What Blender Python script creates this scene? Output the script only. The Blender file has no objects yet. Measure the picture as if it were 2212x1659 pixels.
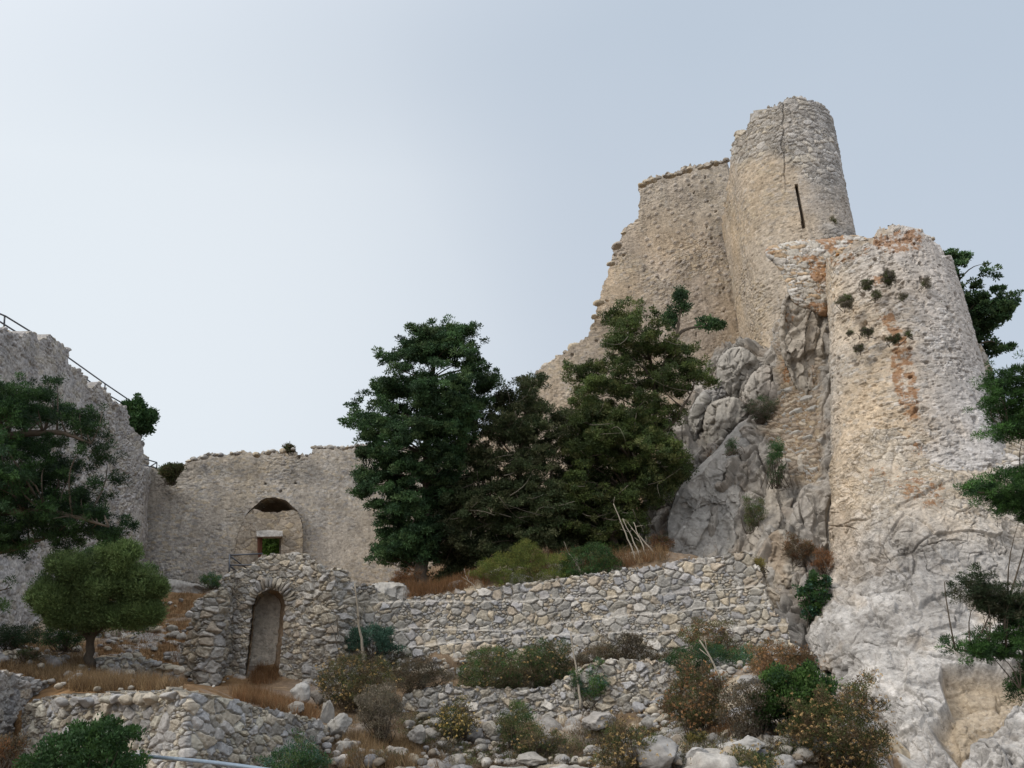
import bpy, math, random
import numpy as np
from mathutils import Matrix, Vector

# ------------------------------------------------------------------ camera
PITCH, ROLL, LENS = math.radians(19.0), math.radians(3.8), 32.0
CAM = np.array([0.0, 0.0, 1.6])
IW, IH = 2212.0, 1659.0                 # units used for tracing the view
FPX = IW * LENS / 36.0
_r0 = np.array([1.0, 0, 0]); _u0 = np.array([0, -math.sin(PITCH), math.cos(PITCH)])
FWD = np.array([0, math.cos(PITCH), math.sin(PITCH)])
RGT = math.cos(ROLL) * _r0 - math.sin(ROLL) * _u0
UPV = math.sin(ROLL) * _r0 + math.cos(ROLL) * _u0
scene = bpy.context.scene
cam_data = bpy.data.cameras.new('camera'); cam_data.lens = LENS; cam_data.sensor_width = 36.0
cam_data.clip_end = 8000; cam_data.clip_start = 0.1
cam = bpy.data.objects.new('camera', cam_data); scene.collection.objects.link(cam)
cam.matrix_world = Matrix(((RGT[0], UPV[0], -FWD[0], CAM[0]), (RGT[1], UPV[1], -FWD[1], CAM[1]),
                           (RGT[2], UPV[2], -FWD[2], CAM[2]), (0, 0, 0, 1)))
scene.camera = cam
scene.view_settings.view_transform = 'Standard'; scene.view_settings.look = 'None'
scene.view_settings.exposure = 0.05; scene.view_settings.gamma = 1.0
scene.cycles.max_bounces = 5; scene.cycles.diffuse_bounces = 3; scene.cycles.transparent_max_bounces = 4
scene.cycles.use_denoising = True

# ------------------------------------------------------------------ sky and sun
SUN_EL, SUN_AZ = math.radians(38), math.radians(235)      # azimuth measured clockwise from +Y
world = bpy.data.worlds.new('World'); scene.world = world; world.use_nodes = True
wn, wl = world.node_tree.nodes, world.node_tree.links
wn.clear()
wout = wn.new('ShaderNodeOutputWorld'); bg = wn.new('ShaderNodeBackground'); bg.inputs['Strength'].default_value = 0.1
sky = wn.new('ShaderNodeTexSky'); sky.sky_type = 'NISHITA'; sky.sun_disc = False
sky.sun_elevation = SUN_EL; sky.sun_rotation = SUN_AZ; sky.dust_density = 4.0; sky.air_density = 1.0; sky.ozone_density = 2.0
geo = wn.new('ShaderNodeTexCoord')
nrm = wn.new('ShaderNodeVectorMath'); nrm.operation = 'NORMALIZE'; wl.new(geo.outputs['Generated'], nrm.inputs[0])
def wdot(v, lo, hi, interp='SMOOTHSTEP'):
    d = wn.new('ShaderNodeVectorMath'); d.operation = 'DOT_PRODUCT'
    v = np.array(v, float); v /= np.linalg.norm(v)
    d.inputs[1].default_value = v; wl.new(nrm.outputs[0], d.inputs[0])
    m = wn.new('ShaderNodeMapRange'); m.interpolation_type = interp
    m.inputs['From Min'].default_value = lo; m.inputs['From Max'].default_value = hi
    wl.new(d.outputs['Value'], m.inputs['Value']); return m.outputs['Result']
def wmix(fac, a, b):
    m = wn.new('ShaderNodeMix'); m.data_type = 'RGBA'
    if isinstance(fac, float): m.inputs[0].default_value = fac
    else: wl.new(fac, m.inputs[0])
    for k, c in ((6, a), (7, b)):
        if isinstance(c, tuple): m.inputs[k].default_value = (*c, 1)
        else: wl.new(c, m.inputs[k])
    return m.outputs[2]
left_low = FWD - RGT * 0.58 + UPV * 0.06
right_up = FWD * 0.78 + RGT * 0.50 + UPV * 0.42
cloud = wn.new('ShaderNodeTexNoise'); cloud.inputs['Scale'].default_value = 2.2; cloud.inputs['Detail'].default_value = 3
wl.new(nrm.outputs[0], cloud.inputs['Vector'])
hz = wmix(wdot(left_low, 0.80, 1.01), (6.1, 6.75, 7.6), (8.3, 8.9, 9.4))
hz = wmix(wdot(FWD * 0.0 + UPV, 0.22, 0.50, 'LINEAR'), hz, (5.15, 6.05, 7.15))
hz = wmix(wdot(right_up, 0.78, 1.02, 'LINEAR'), hz, (5.15, 6.0, 7.05))
cm = wn.new('ShaderNodeMapRange'); wl.new(cloud.outputs['Fac'], cm.inputs['Value'])
cm.inputs['From Min'].default_value = 0.4; cm.inputs['From Max'].default_value = 0.75; cm.inputs['To Max'].default_value = 0.14
hz = wmix(cm.outputs['Result'], hz, (8.0, 8.3, 8.8))
hz = wmix(wdot((-0.25, -0.35, 1.0), 0.30, 0.95), hz, (16.5, 16.2, 16.0))     # brighter cloud high overhead and behind
full = wmix(0.10, hz, sky.outputs['Color'])
wl.new(full, bg.inputs['Color']); wl.new(bg.outputs[0], wout.inputs['Surface'])
sun_data = bpy.data.lights.new('sun', 'SUN'); sun_data.energy = 1.45; sun_data.angle = math.radians(14)
sun_data.color = (1.0, 0.93, 0.82)
sun = bpy.data.objects.new('sun', sun_data); scene.collection.objects.link(sun)
sdir = Vector((math.sin(SUN_AZ) * math.cos(SUN_EL), math.cos(SUN_AZ) * math.cos(SUN_EL), math.sin(SUN_EL)))
sun.rotation_euler = sdir.to_track_quat('Z', 'Y').to_euler()

# ------------------------------------------------------------------ helpers
def P(px, py, d):
    px, py, d = np.asarray(px, float), np.asarray(py, float), np.asarray(d, float)
    a = (px - IW / 2) / FPX; b = (IH / 2 - py) / FPX
    return CAM + d[..., None] * (FWD + a[..., None] * RGT + b[..., None] * UPV)
def proj(X):
    v = X - CAM; d = v @ FWD
    return IW / 2 + (v @ RGT) / d * FPX, IH / 2 - (v @ UPV) / d * FPX
def _h(ix, iy, iz, seed):
    M = 0xFFFFFFFF
    h = (ix.astype(np.int64) * 374761393 + iy.astype(np.int64) * 668265263 + iz.astype(np.int64) * 2147483647 + seed * 1274126177) & M
    h = ((h ^ (h >> 13)) * 1274126177) & M
    h = ((h ^ (h >> 16)) * 2246822519) & M
    h = h ^ (h >> 15)
    return (h & 0xFFFFFF) / float(0xFFFFFF)
def vnoise(p, seed=0):
    i = np.floor(p).astype(np.int64); f = p - i; f = f * f * (3 - 2 * f)
    out = 0
    for dx in (0, 1):
        wx = f[..., 0] if dx else 1 - f[..., 0]
        for dy in (0, 1):
            wy = f[..., 1] if dy else 1 - f[..., 1]
            for dz in (0, 1):
                wz = f[..., 2] if dz else 1 - f[..., 2]
                out = out + wx * wy * wz * _h(i[..., 0] + dx, i[..., 1] + dy, i[..., 2] + dz, seed)
    return out * 2 - 1
def fbm(p, octv=4, seed=0, lac=2.03, gain=0.5):
    s = 0; a = 1; n = 0
    for k in range(octv):
        s = s + a * vnoise(p * lac ** k + 17.3 * k, seed + k); n += a; a *= gain
    return s / n
def ridged(p, octv=3, seed=0):
    s = 0; a = 1; n = 0
    for k in range(octv):
        s = s + a * (1 - np.abs(vnoise(p * 2.1 ** k + 5.1 * k, seed + k))); n += a; a *= 0.5
    return s / n
def sst(a, b, x):
    t = np.clip((x - a) / (b - a), 0, 1); return t * t * (3 - 2 * t)
def vor(a, b, seed=0, jit=0.85, wvar=0.3, jy=None):
    """weighted 2D cells: returns edge distance, three random numbers per cell, offset to the cell centre"""
    jy = jit if jy is None else jy
    ia = np.floor(a).astype(np.int64); ib = np.floor(b).astype(np.int64); z = np.zeros_like(ia)
    F1 = np.full(a.shape, 9.0); F2 = np.full(a.shape, 9.0)
    r1 = np.zeros(a.shape); r2 = np.zeros(a.shape); r3 = np.zeros(a.shape); ox = np.zeros(a.shape); oy = np.zeros(a.shape)
    for dj in (-1, 0, 1):
        for di in (-2, -1, 0, 1, 2):
            ci, cj = ia + di, ib + dj
            xx = ci + 0.5 + jit * (_h(ci, cj, z, seed) - 0.5) + 0.5 * (cj % 2)
            yy = cj + 0.5 + jy * (_h(ci, cj, z + 1, seed) - 0.5)
            w = wvar * _h(ci, cj, z + 2, seed)
            ex, ey = a - xx, b - yy
            dd = np.sqrt(ex * ex + ey * ey) - w
            m1 = dd < F1
            m2 = (~m1) & (dd < F2)
            F2 = np.where(m1, F1, np.where(m2, dd, F2))
            F1 = np.where(m1, dd, F1)
            r1 = np.where(m1, _h(ci, cj, z + 3, seed), r1); r2 = np.where(m1, _h(ci, cj, z + 4, seed), r2)
            r3 = np.where(m1, _h(ci, cj, z + 5, seed), r3)
            ox = np.where(m1, ex, ox); oy = np.where(m1, ey, oy)
    return F2 - F1, r1, r2, r3, ox, oy
def inpoly(px, py, poly):
    c = np.zeros(np.shape(px), bool); n = len(poly); j = n - 1
    for i in range(n):
        xi, yi = poly[i]; xj, yj = poly[j]
        if yi != yj:
            c ^= ((yi > py) != (yj > py)) & (px < (xj - xi) * (py - yi) / (yj - yi) + xi)
        j = i
    return c
def polydist(px, py, poly):
    D = np.full(np.shape(px), 1e9); n = len(poly)
    for i in range(n):
        x0, y0 = poly[i]; x1, y1 = poly[(i + 1) % n]
        dx, dy = x1 - x0, y1 - y0; L = dx * dx + dy * dy + 1e-9
        t = np.clip(((px - x0) * dx + (py - y0) * dy) / L, 0, 1)
        D = np.minimum(D, np.hypot(px - x0 - t * dx, py - y0 - t * dy))
    return D
def smooth_poly(poly, n=2):
    p = [tuple(q) for q in poly]
    for _ in range(n):
        q = []
        for i in range(len(p)):
            a, b = p[i], p[(i + 1) % len(p)]
            q += [(a[0] * .75 + b[0] * .25, a[1] * .75 + b[1] * .25), (a[0] * .25 + b[0] * .75, a[1] * .25 + b[1] * .75)]
        p = q
    return p

class Geo:
    """collects vertices, 3- and 4-sided faces and per-vertex colours"""
    def __init__(s): s.v = []; s.q = []; s.t = []; s.c = []; s.l = []; s.n = 0
    def add(s, v, q=None, t=None, c=(0.4, 0.4, 0.4), l=0.0):
        v = np.asarray(v, np.float32).reshape(-1, 3); k = len(v)
        c = np.asarray(c, np.float32); c = np.broadcast_to(c, (k, 3)) if c.ndim == 1 else c.reshape(-1, 3)
        l = np.broadcast_to(np.asarray(l, np.float32).reshape(-1), (k,))
        s.v.append(v); s.c.append(c); s.l.append(l)
        if q is not None and len(q): s.q.append(np.asarray(q, np.int64) + s.n)
        if t is not None and len(t): s.t.append(np.asarray(t, np.int64) + s.n)
        s.n += k; return s
    def obj(s, name, mat, parent=None, smooth=True, origin=None):
        v = np.concatenate(s.v); c = np.concatenate(s.c); l = np.concatenate(s.l)
        q = np.concatenate(s.q) if s.q else np.zeros((0, 4), np.int64)
        t = np.concatenate(s.t) if s.t else np.zeros((0, 3), np.int64)
        used = np.zeros(len(v), bool); used[q.ravel()] = True; used[t.ravel()] = True
        if not used.all():
            mp = np.cumsum(used) - 1; v, c, l = v[used], c[used], l[used]; q, t = mp[q], mp[t]
        if origin is None: origin = np.array(parent.location) if parent is not None else v.mean(0)
        v = v - np.asarray(origin, np.float32)
        me = bpy.data.meshes.new(name)
        me.vertices.add(len(v)); me.vertices.foreach_set('co', v.ravel())
        li = np.concatenate([q.ravel(), t.ravel()]); me.loops.add(len(li)); me.loops.foreach_set('vertex_index', li.astype(np.int32))
        st = np.concatenate([np.arange(len(q)) * 4, len(q) * 4 + np.arange(len(t)) * 3]).astype(np.int32)
        me.polygons.add(len(st)); me.polygons.foreach_set('loop_start', st)
        me.polygons.foreach_set('use_smooth', np.full(len(st), smooth))
        me.update(calc_edges=True)
        a = me.attributes.new('tint', 'FLOAT_COLOR', 'POINT')
        a.data.foreach_set('color', np.concatenate([c, np.ones((len(c), 1), np.float32)], 1).ravel())
        a = me.attributes.new('lichen', 'FLOAT', 'POINT'); a.data.foreach_set('value', l.astype(np.float32))
        me.materials.append(mat)
        o = bpy.data.objects.new(name, me); scene.collection.objects.link(o)
        if parent is not None:
            o.parent = parent; o.location = tuple(np.asarray(origin) - np.array(parent.location))
        else: o.location = tuple(origin)
        return o
def tag(o, label=None, cat=None, group=None, kind=None):
    if label: o['label'] = label
    if cat: o['category'] = cat
    if group: o['group'] = group
    if kind: o['kind'] = kind
    return o
def empty(name, loc, label, cat, group=None):
    o = bpy.data.objects.new(name, None); scene.collection.objects.link(o); o.location = tuple(loc); o.empty_display_size = 0.3
    return tag(o, label, cat, group)

def cr(ctrl, t):
    """Catmull-Rom along axis 0 at parameters t in 0..1"""
    ctrl = np.asarray(ctrl, float); n = len(ctrl) - 1
    x = np.clip(t, 0, 1) * n; i = np.minimum(np.floor(x).astype(int), n - 1); f = x - i
    g = lambda k: ctrl[np.clip(k, 0, n)]
    sh = (-1,) + (1,) * (ctrl.ndim - 1); f = f.reshape(sh)
    p0, p1, p2, p3 = g(i - 1), g(i), g(i + 1), g(i + 2)
    p0 = np.where((i - 1 < 0).reshape(sh), 2 * p1 - p2, p0); p3 = np.where((i + 2 > n).reshape(sh), 2 * p2 - p1, p3)
    return 0.5 * ((2 * p1) + (p2 - p0) * f + (2 * p0 - 5 * p1 + 4 * p2 - p3) * f * f + (3 * p1 - p0 - 3 * p2 + p3) * f ** 3)
def gridfaces(ny, nx):
    i = np.arange(ny * nx).reshape(ny, nx)
    return np.stack([i[:-1, :-1], i[1:, :-1], i[1:, 1:], i[:-1, 1:]], -1)
def edge_len_param(C, axis):
    L = np.linalg.norm(np.diff(C, axis=axis), axis=-1).mean(axis=1 - axis)
    return np.concatenate([[0], np.cumsum(L)]) / L.sum(), L.sum()
def patch(g, rows, res, surf, top=None, cut=None, keep=None, thick=0.8, backdir=None, flip=False, jag=5.0):
    """rows: control grid of world points, first row is the top. surf(S) -> height, colour, lichen."""
    C = np.array(rows, float)
    tu, LU = edge_len_param(C, 1); tv, LV = edge_len_param(C, 0)
    nx = max(8, int(LU / res)); ny = max(8, int(LV / res))
    u = np.interp(np.linspace(0, 1, nx), tu, np.linspace(0, 1, C.shape[1]))
    A = cr(np.swapaxes(C, 0, 1), u)                        # nx, rows, 3
    A = np.swapaxes(A, 0, 1)                               # rows, nx, 3
    tvv = lambda v: np.interp(v, tv, np.linspace(0, 1, C.shape[0]))
    X = cr(A, tvv(np.linspace(0, 1, ny)))
    du = np.gradient(X, axis=1); dv = np.gradient(X, axis=0)
    N = np.cross(dv, du); N /= np.linalg.norm(N, axis=-1, keepdims=True) + 1e-9
    c = X[ny // 2, nx // 2]
    if (N[ny // 2, nx // 2] @ (CAM - c) < 0) != flip: N = -N
    mid = np.linalg.norm(np.gradient(X[ny // 2], axis=0), axis=-1)
    U = np.cumsum(mid)[None, :].repeat(ny, 0)
    seg = np.linalg.norm(np.diff(X, axis=0), axis=-1)
    V = -np.concatenate([np.cumsum(seg[::-1], axis=0)[::-1], np.zeros((1, nx))], 0)   # metres above the foot
    qx, qy = proj(X)
    S = dict(X=X, N=N, U=U, V=V, px=qx, py=qy)
    h, col, li = surf(S)
    Y = X + N * h[..., None]
    F = gridfaces(ny, nx)
    ok = np.ones(F.shape[:2], bool)
    cx = (qx[:-1, :-1] + qx[1:, 1:]) / 2; cy = (qy[:-1, :-1] + qy[1:, 1:]) / 2
    for poly in (cut or []): ok &= ~inpoly(cx, cy, poly)
    if keep is not None: ok &= inpoly(cx, cy, keep)
    if top is not None:
        tp = np.array(top, float); zi = np.zeros(cx.shape, np.int64)
        jg = jag * (0.9 * (_h(np.floor(cx / 9.0 + 0.7 * np.sin(cx / 31.0)).astype(np.int64), zi, zi, 5) - 0.5) + 0.7 * vnoise(np.stack([cx / 4.5, 0 * cx, 0 * cx], -1), 6))
        jx = 0.5 * jag * vnoise(np.stack([cy / 6.0, 0 * cx, 0 * cx + 4], -1), 6)
        ok &= cy >= np.interp(cx + jx, tp[:, 0], tp[:, 1]) + jg
    front = F[ok].reshape(-1, 4)
    li = np.broadcast_to(li, h.shape)
    g.add(Y.reshape(-1, 3), q=front, c=col.reshape(-1, 3), l=li.reshape(-1))
    # solid body: the rim runs back by the thickness, closed behind by a coarser sheet
    if thick:
        back = -N if backdir is None else np.broadcast_to(np.asarray(backdir, float), N.shape)
        B = X + back * thick
        e = np.concatenate([front[:, [0, 1]], front[:, [1, 2]], front[:, [2, 3]], front[:, [3, 0]]])
        key = np.minimum(e[:, 0], e[:, 1]) * (ny * nx) + np.maximum(e[:, 0], e[:, 1])
        _, inv, cnt = np.unique(key, return_inverse=True, return_counts=True)
        be = e[cnt[inv] == 1]
        vid, loc = np.unique(be, return_inverse=True); loc = loc.reshape(-1, 2); k = len(vid)
        rv = np.concatenate([Y.reshape(-1, 3)[vid], B.reshape(-1, 3)[vid]])
        rq = np.stack([loc[:, 0], loc[:, 0] + k, loc[:, 1] + k, loc[:, 1]], -1)
        cc = col.reshape(-1, 3)[vid]
        g.add(rv, q=rq, c=np.concatenate([cc, cc]))
        st = 6
        iy = np.unique(np.append(np.arange(0, ny, st), ny - 1)); ix = np.unique(np.append(np.arange(0, nx, st), nx - 1))
        Bc = B[np.ix_(iy, ix)]; okc = ok[np.ix_(np.minimum(iy[:-1] + st // 2, ny - 2), np.minimum(ix[:-1] + st // 2, nx - 2))]
        g.add(Bc.reshape(-1, 3), q=gridfaces(len(iy), len(ix))[okc].reshape(-1, 4)[:, ::-1], c=col[np.ix_(iy, ix)].reshape(-1, 3))
    return S, Y

def cube_sphere(n):
    t = np.tan(np.linspace(-1, 1, n + 1) * math.pi / 4); a, b = np.meshgrid(t, t); o = np.ones_like(a)
    V = []; Q = []; k = 0
    for f in ((a, b, o), (b, a, -o), (o, a, b), (-o, b, a), (b, o, a), (a, -o, b)):
        p = np.stack(f, -1); p /= np.linalg.norm(p, axis=-1, keepdims=True)
        V.append(p.reshape(-1, 3)); Q.append(gridfaces(n + 1, n + 1).reshape(-1, 4) + k); k += (n + 1) ** 2
    return np.concatenate(V), np.concatenate(Q)[:, ::-1]
_CS = {}
def lump(g, c, r, rng, n=5, col=(0.4, 0.38, 0.35), rough=0.25, planes=4, R=None, l=0.0):
    """an angular stone: a sphere cut by random planes and roughened"""
    if n not in _CS: _CS[n] = cube_sphere(n)
    V, Q = _CS[n]
    V = V.copy(); off = rng.uniform(-50, 50, 3)
    for _ in range(planes):
        d = rng.normal(size=3); d /= np.linalg.norm(d); k = rng.uniform(0.5, 0.8)
        s = V @ d; V -= np.maximum(s - k, 0)[:, None] * d
    V = V * (1 + rough * fbm(V * 1.6 + off, 3 if n > 8 else 2, 3))[:, None]
    if n > 8: V = V * (1 + 0.05 * fbm(V * 7 + off, 3, 8))[:, None]
    V = V * np.asarray(r)
    if R is None:
        a = rng.uniform(0, 6.28); R = np.array([[math.cos(a), -math.sin(a), 0], [math.sin(a), math.cos(a), 0], [0, 0, 1]])
    g.add(V @ R.T + c, q=Q, c=col, l=l)
def tube(g, pts, rad, sides=6, col=(0.2, 0.2, 0.2)):
    pts = np.asarray(pts, float); n = len(pts); rad = np.broadcast_to(rad, (n,))
    T = np.gradient(pts, axis=0); T /= np.linalg.norm(T, axis=1, keepdims=True) + 1e-9
    ref = np.where(np.abs(T[:, 2:3]) > 0.9, np.array([[1.0, 0, 0]]), np.array([[0, 0, 1.0]]))
    A = np.cross(T, ref); A /= np.linalg.norm(A, axis=1, keepdims=True) + 1e-9; B = np.cross(T, A)
    th = np.linspace(0, 2 * math.pi, sides, endpoint=False)
    V = pts[:, None] + rad[:, None, None] * (A[:, None] * np.cos(th)[None, :, None] + B[:, None] * np.sin(th)[None, :, None])
    i = np.arange(n * sides).reshape(n, sides); j = np.roll(i, -1, 1)
    q = np.stack([i[:-1], j[:-1], j[1:], i[1:]], -1).reshape(-1, 4)
    V = np.concatenate([V.reshape(-1, 3), pts[:1], pts[-1:]])
    t = [(n * sides, (k + 1) % sides, k) for k in range(sides)] + [(n * sides + 1, (n - 1) * sides + k, (n - 1) * sides + (k + 1) % sides) for k in range(sides)]
    g.add(V, q=q, t=t, c=col)

# ------------------------------------------------------------------ materials
def nt(name):
    m = bpy.data.materials.new(name); m.use_nodes = True; n = m.node_tree.nodes; n.clear(); return m, n, m.node_tree.links
def stone_mat(name, fine=9.0, contrast=0.55, bump=0.5, orange=(0.225, 0.095, 0.034), spots=0.0, rough=0.95, bdist=0.03, pits=0.0):
    m, n, l = nt(name)
    out = n.new('ShaderNodeOutputMaterial'); b = n.new('ShaderNodeBsdfPrincipled'); b.inputs['Roughness'].default_value = rough
    b.inputs['Specular IOR Level'].default_value = 0.15
    at = n.new('ShaderNodeAttribute'); at.attribute_name = 'tint'
    tc = n.new('ShaderNodeNewGeometry')
    def noise(sc, det=4, rgh=0.6):
        t = n.new('ShaderNodeTexNoise'); t.inputs['Scale'].default_value = sc; t.inputs['Detail'].default_value = det
        t.inputs['Roughness'].default_value = rgh; l.new(tc.outputs['Position'], t.inputs['Vector']); return t.outputs['Fac']
    def rng(x, a, c, lo, hi):
        r = n.new('ShaderNodeMapRange'); l.new(x, r.inputs['Value']); r.inputs['From Min'].default_value = a; r.inputs['From Max'].default_value = c
        r.inputs['To Min'].default_value = lo; r.inputs['To Max'].default_value = hi; return r.outputs['Result']
    def math2(op, a, c):
        q = n.new('ShaderNodeMath'); q.operation = op
        for k, x in ((0, a), (1, c)):
            if isinstance(x, (int, float)): q.inputs[k].default_value = x
            else: l.new(x, q.inputs[k])
        return q.outputs[0]
    v1 = rng(noise(fine, 5, 0.7), 0.3, 0.7, 1 - contrast * 0.5, 1 + contrast * 0.5)
    v2 = rng(noise(fine * 0.11, 4), 0.3, 0.7, 1 - contrast * 0.3, 1 + contrast * 0.3)
    v = math2('MULTIPLY', v1, v2)
    sc = n.new('ShaderNodeVectorMath'); sc.operation = 'SCALE'; l.new(at.outputs['Color'], sc.inputs[0]); l.new(v, sc.inputs['Scale'])
    col = sc.outputs[0]
    def mix(f, a, c):
        q = n.new('ShaderNodeMix'); q.data_type = 'RGBA'; l.new(f, q.inputs[0])
        for k, x in ((6, a), (7, c)):
            if isinstance(x, tuple): q.inputs[k].default_value = (*x, 1)
            else: l.new(x, q.inputs[k])
        return q.outputs[2]
    if spots:
        col = mix(rng(noise(fine * 1.7, 3, 0.75), 0.58, 0.66, 0, spots), col, (0.10, 0.095, 0.085))
        col = mix(rng(noise(fine * 0.45, 6, 0.75), 0.56, 0.66, 0, spots * 0.7), col, (0.62, 0.61, 0.60))
    la = n.new('ShaderNodeAttribute'); la.attribute_name = 'lichen'
    ln = noise(4.2, 6, 0.72)
    lf = rng(math2('ADD', ln, math2('MULTIPLY', la.outputs['Fac'], 0.27)), 0.70, 0.79, 0, 1)
    oc = mix(rng(noise(30, 3), 0.3, 0.7, 0, 1), orange, (orange[0] * 1.5, orange[1] * 1.9, orange[2] * 2.2))
    gate = math2('GREATER_THAN', la.outputs['Fac'], 0.01)
    col = mix(math2('MULTIPLY', math2('MULTIPLY', lf, gate), 0.78), col, oc)
    l.new(col, b.inputs['Base Color'])
    bp = n.new('ShaderNodeBump'); bp.inputs['Strength'].default_value = bump; bp.inputs['Distance'].default_value = bdist
    hh = math2('ADD', noise(fine * 1.3, 6, 0.7), math2('MULTIPLY', noise(fine * 5, 4, 0.7), 0.4))
    if pits:
        vo = n.new('ShaderNodeTexVoronoi'); vo.inputs['Scale'].default_value = fine * 0.8; l.new(tc.outputs['Position'], vo.inputs['Vector'])
        hh = math2('ADD', hh, rng(vo.outputs['Distance'], 0.0, 0.35, -pits, 0))
    l.new(hh, bp.inputs['Height']); l.new(bp.outputs[0], b.inputs['Normal'])
    l.new(b.outputs[0], out.inputs['Surface'])
    return m
def leaf_mat(name, trans=0.25, rough=0.6):
    m, n, l = nt(name)
    out = n.new('ShaderNodeOutputMaterial'); b = n.new('ShaderNodeBsdfPrincipled'); b.inputs['Roughness'].default_value = rough
    b.inputs['Specular IOR Level'].default_value = 0.25
    at = n.new('ShaderNodeAttribute'); at.attribute_name = 'tint'
    tr = n.new('ShaderNodeBsdfTranslucent'); mx = n.new('ShaderNodeMixShader'); mx.inputs[0].default_value = trans
    l.new(at.outputs['Color'], b.inputs['Base Color']); l.new(at.outputs['Color'], tr.inputs['Color'])
    l.new(b.outputs[0], mx.inputs[1]); l.new(tr.outputs[0], mx.inputs[2]); l.new(mx.outputs[0], out.inputs['Surface'])
    return m
def plain_mat(name, col, rough=0.6, metal=0.0, scale=12, var=0.3, bump=0.2):
    m, n, l = nt(name)
    out = n.new('ShaderNodeOutputMaterial'); b = n.new('ShaderNodeBsdfPrincipled'); b.inputs['Roughness'].default_value = rough; b.inputs['Metallic'].default_value = metal
    tc = n.new('ShaderNodeNewGeometry'); t = n.new('ShaderNodeTexNoise'); t.inputs['Scale'].default_value = scale; t.inputs['Detail'].default_value = 5
    l.new(tc.outputs['Position'], t.inputs['Vector'])
    q = n.new('ShaderNodeMix'); q.data_type = 'RGBA'; l.new(t.outputs['Fac'], q.inputs[0])
    q.inputs[6].default_value = (*[c * (1 - var) for c in col], 1); q.inputs[7].default_value = (*[c * (1 + var) for c in col], 1)
    l.new(q.outputs[2], b.inputs['Base Color'])
    bp = n.new('ShaderNodeBump'); bp.inputs['Strength'].default_value = bump; l.new(t.outputs['Fac'], bp.inputs['Height']); l.new(bp.outputs[0], b.inputs['Normal'])
    l.new(b.outputs[0], out.inputs['Surface']); return m
M_RUBBLE = stone_mat('rubble_stone', 9, 0.65, 0.7)
M_PLASTER = stone_mat('weathered_masonry', 7, 0.65, 0.8, spots=0.42, bdist=0.04)
M_TOWER = stone_mat('tower_masonry', 6, 0.6, 0.8, spots=0.5, bdist=0.04)
M_CLIFF = stone_mat('pale_limestone', 6, 0.7, 1.0, spots=0.45, bdist=0.05, pits=0.5)
M_ROCK = stone_mat('grey_rock', 5, 0.5, 0.6, spots=0.08, bdist=0.04)
M_SOIL = stone_mat('hillside_ground', 6, 0.7, 0.8, bdist=0.05)
M_LEAF = leaf_mat('conifer_leaf'); M_SHRUB = leaf_mat('shrub_leaf', 0.3); M_GRASS = leaf_mat('dry_grass_blade', 0.35, 0.8)
M_BARK = plain_mat('bark', (0.10, 0.08, 0.06), 0.9, scale=14, var=0.45, bump=0.6)
M_TWIG = plain_mat('bleached_wood', (0.30, 0.265, 0.215), 0.85, scale=20)
M_DEADTWIG = plain_mat('grey_twig', (0.17, 0.15, 0.12), 0.9, scale=20)
M_STEEL = plain_mat('grey_painted_steel', (0.12, 0.13, 0.15), 0.45, 0.6)
M_PIPE = plain_mat('blue_grey_pipe', (0.20, 0.26, 0.33), 0.4, 0.2)
M_WOOD = plain_mat('red_brown_timber', (0.13, 0.05, 0.03), 0.8)
M_DARK = plain_mat('dark_void_stone', (0.03, 0.028, 0.026), 1.0)

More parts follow.
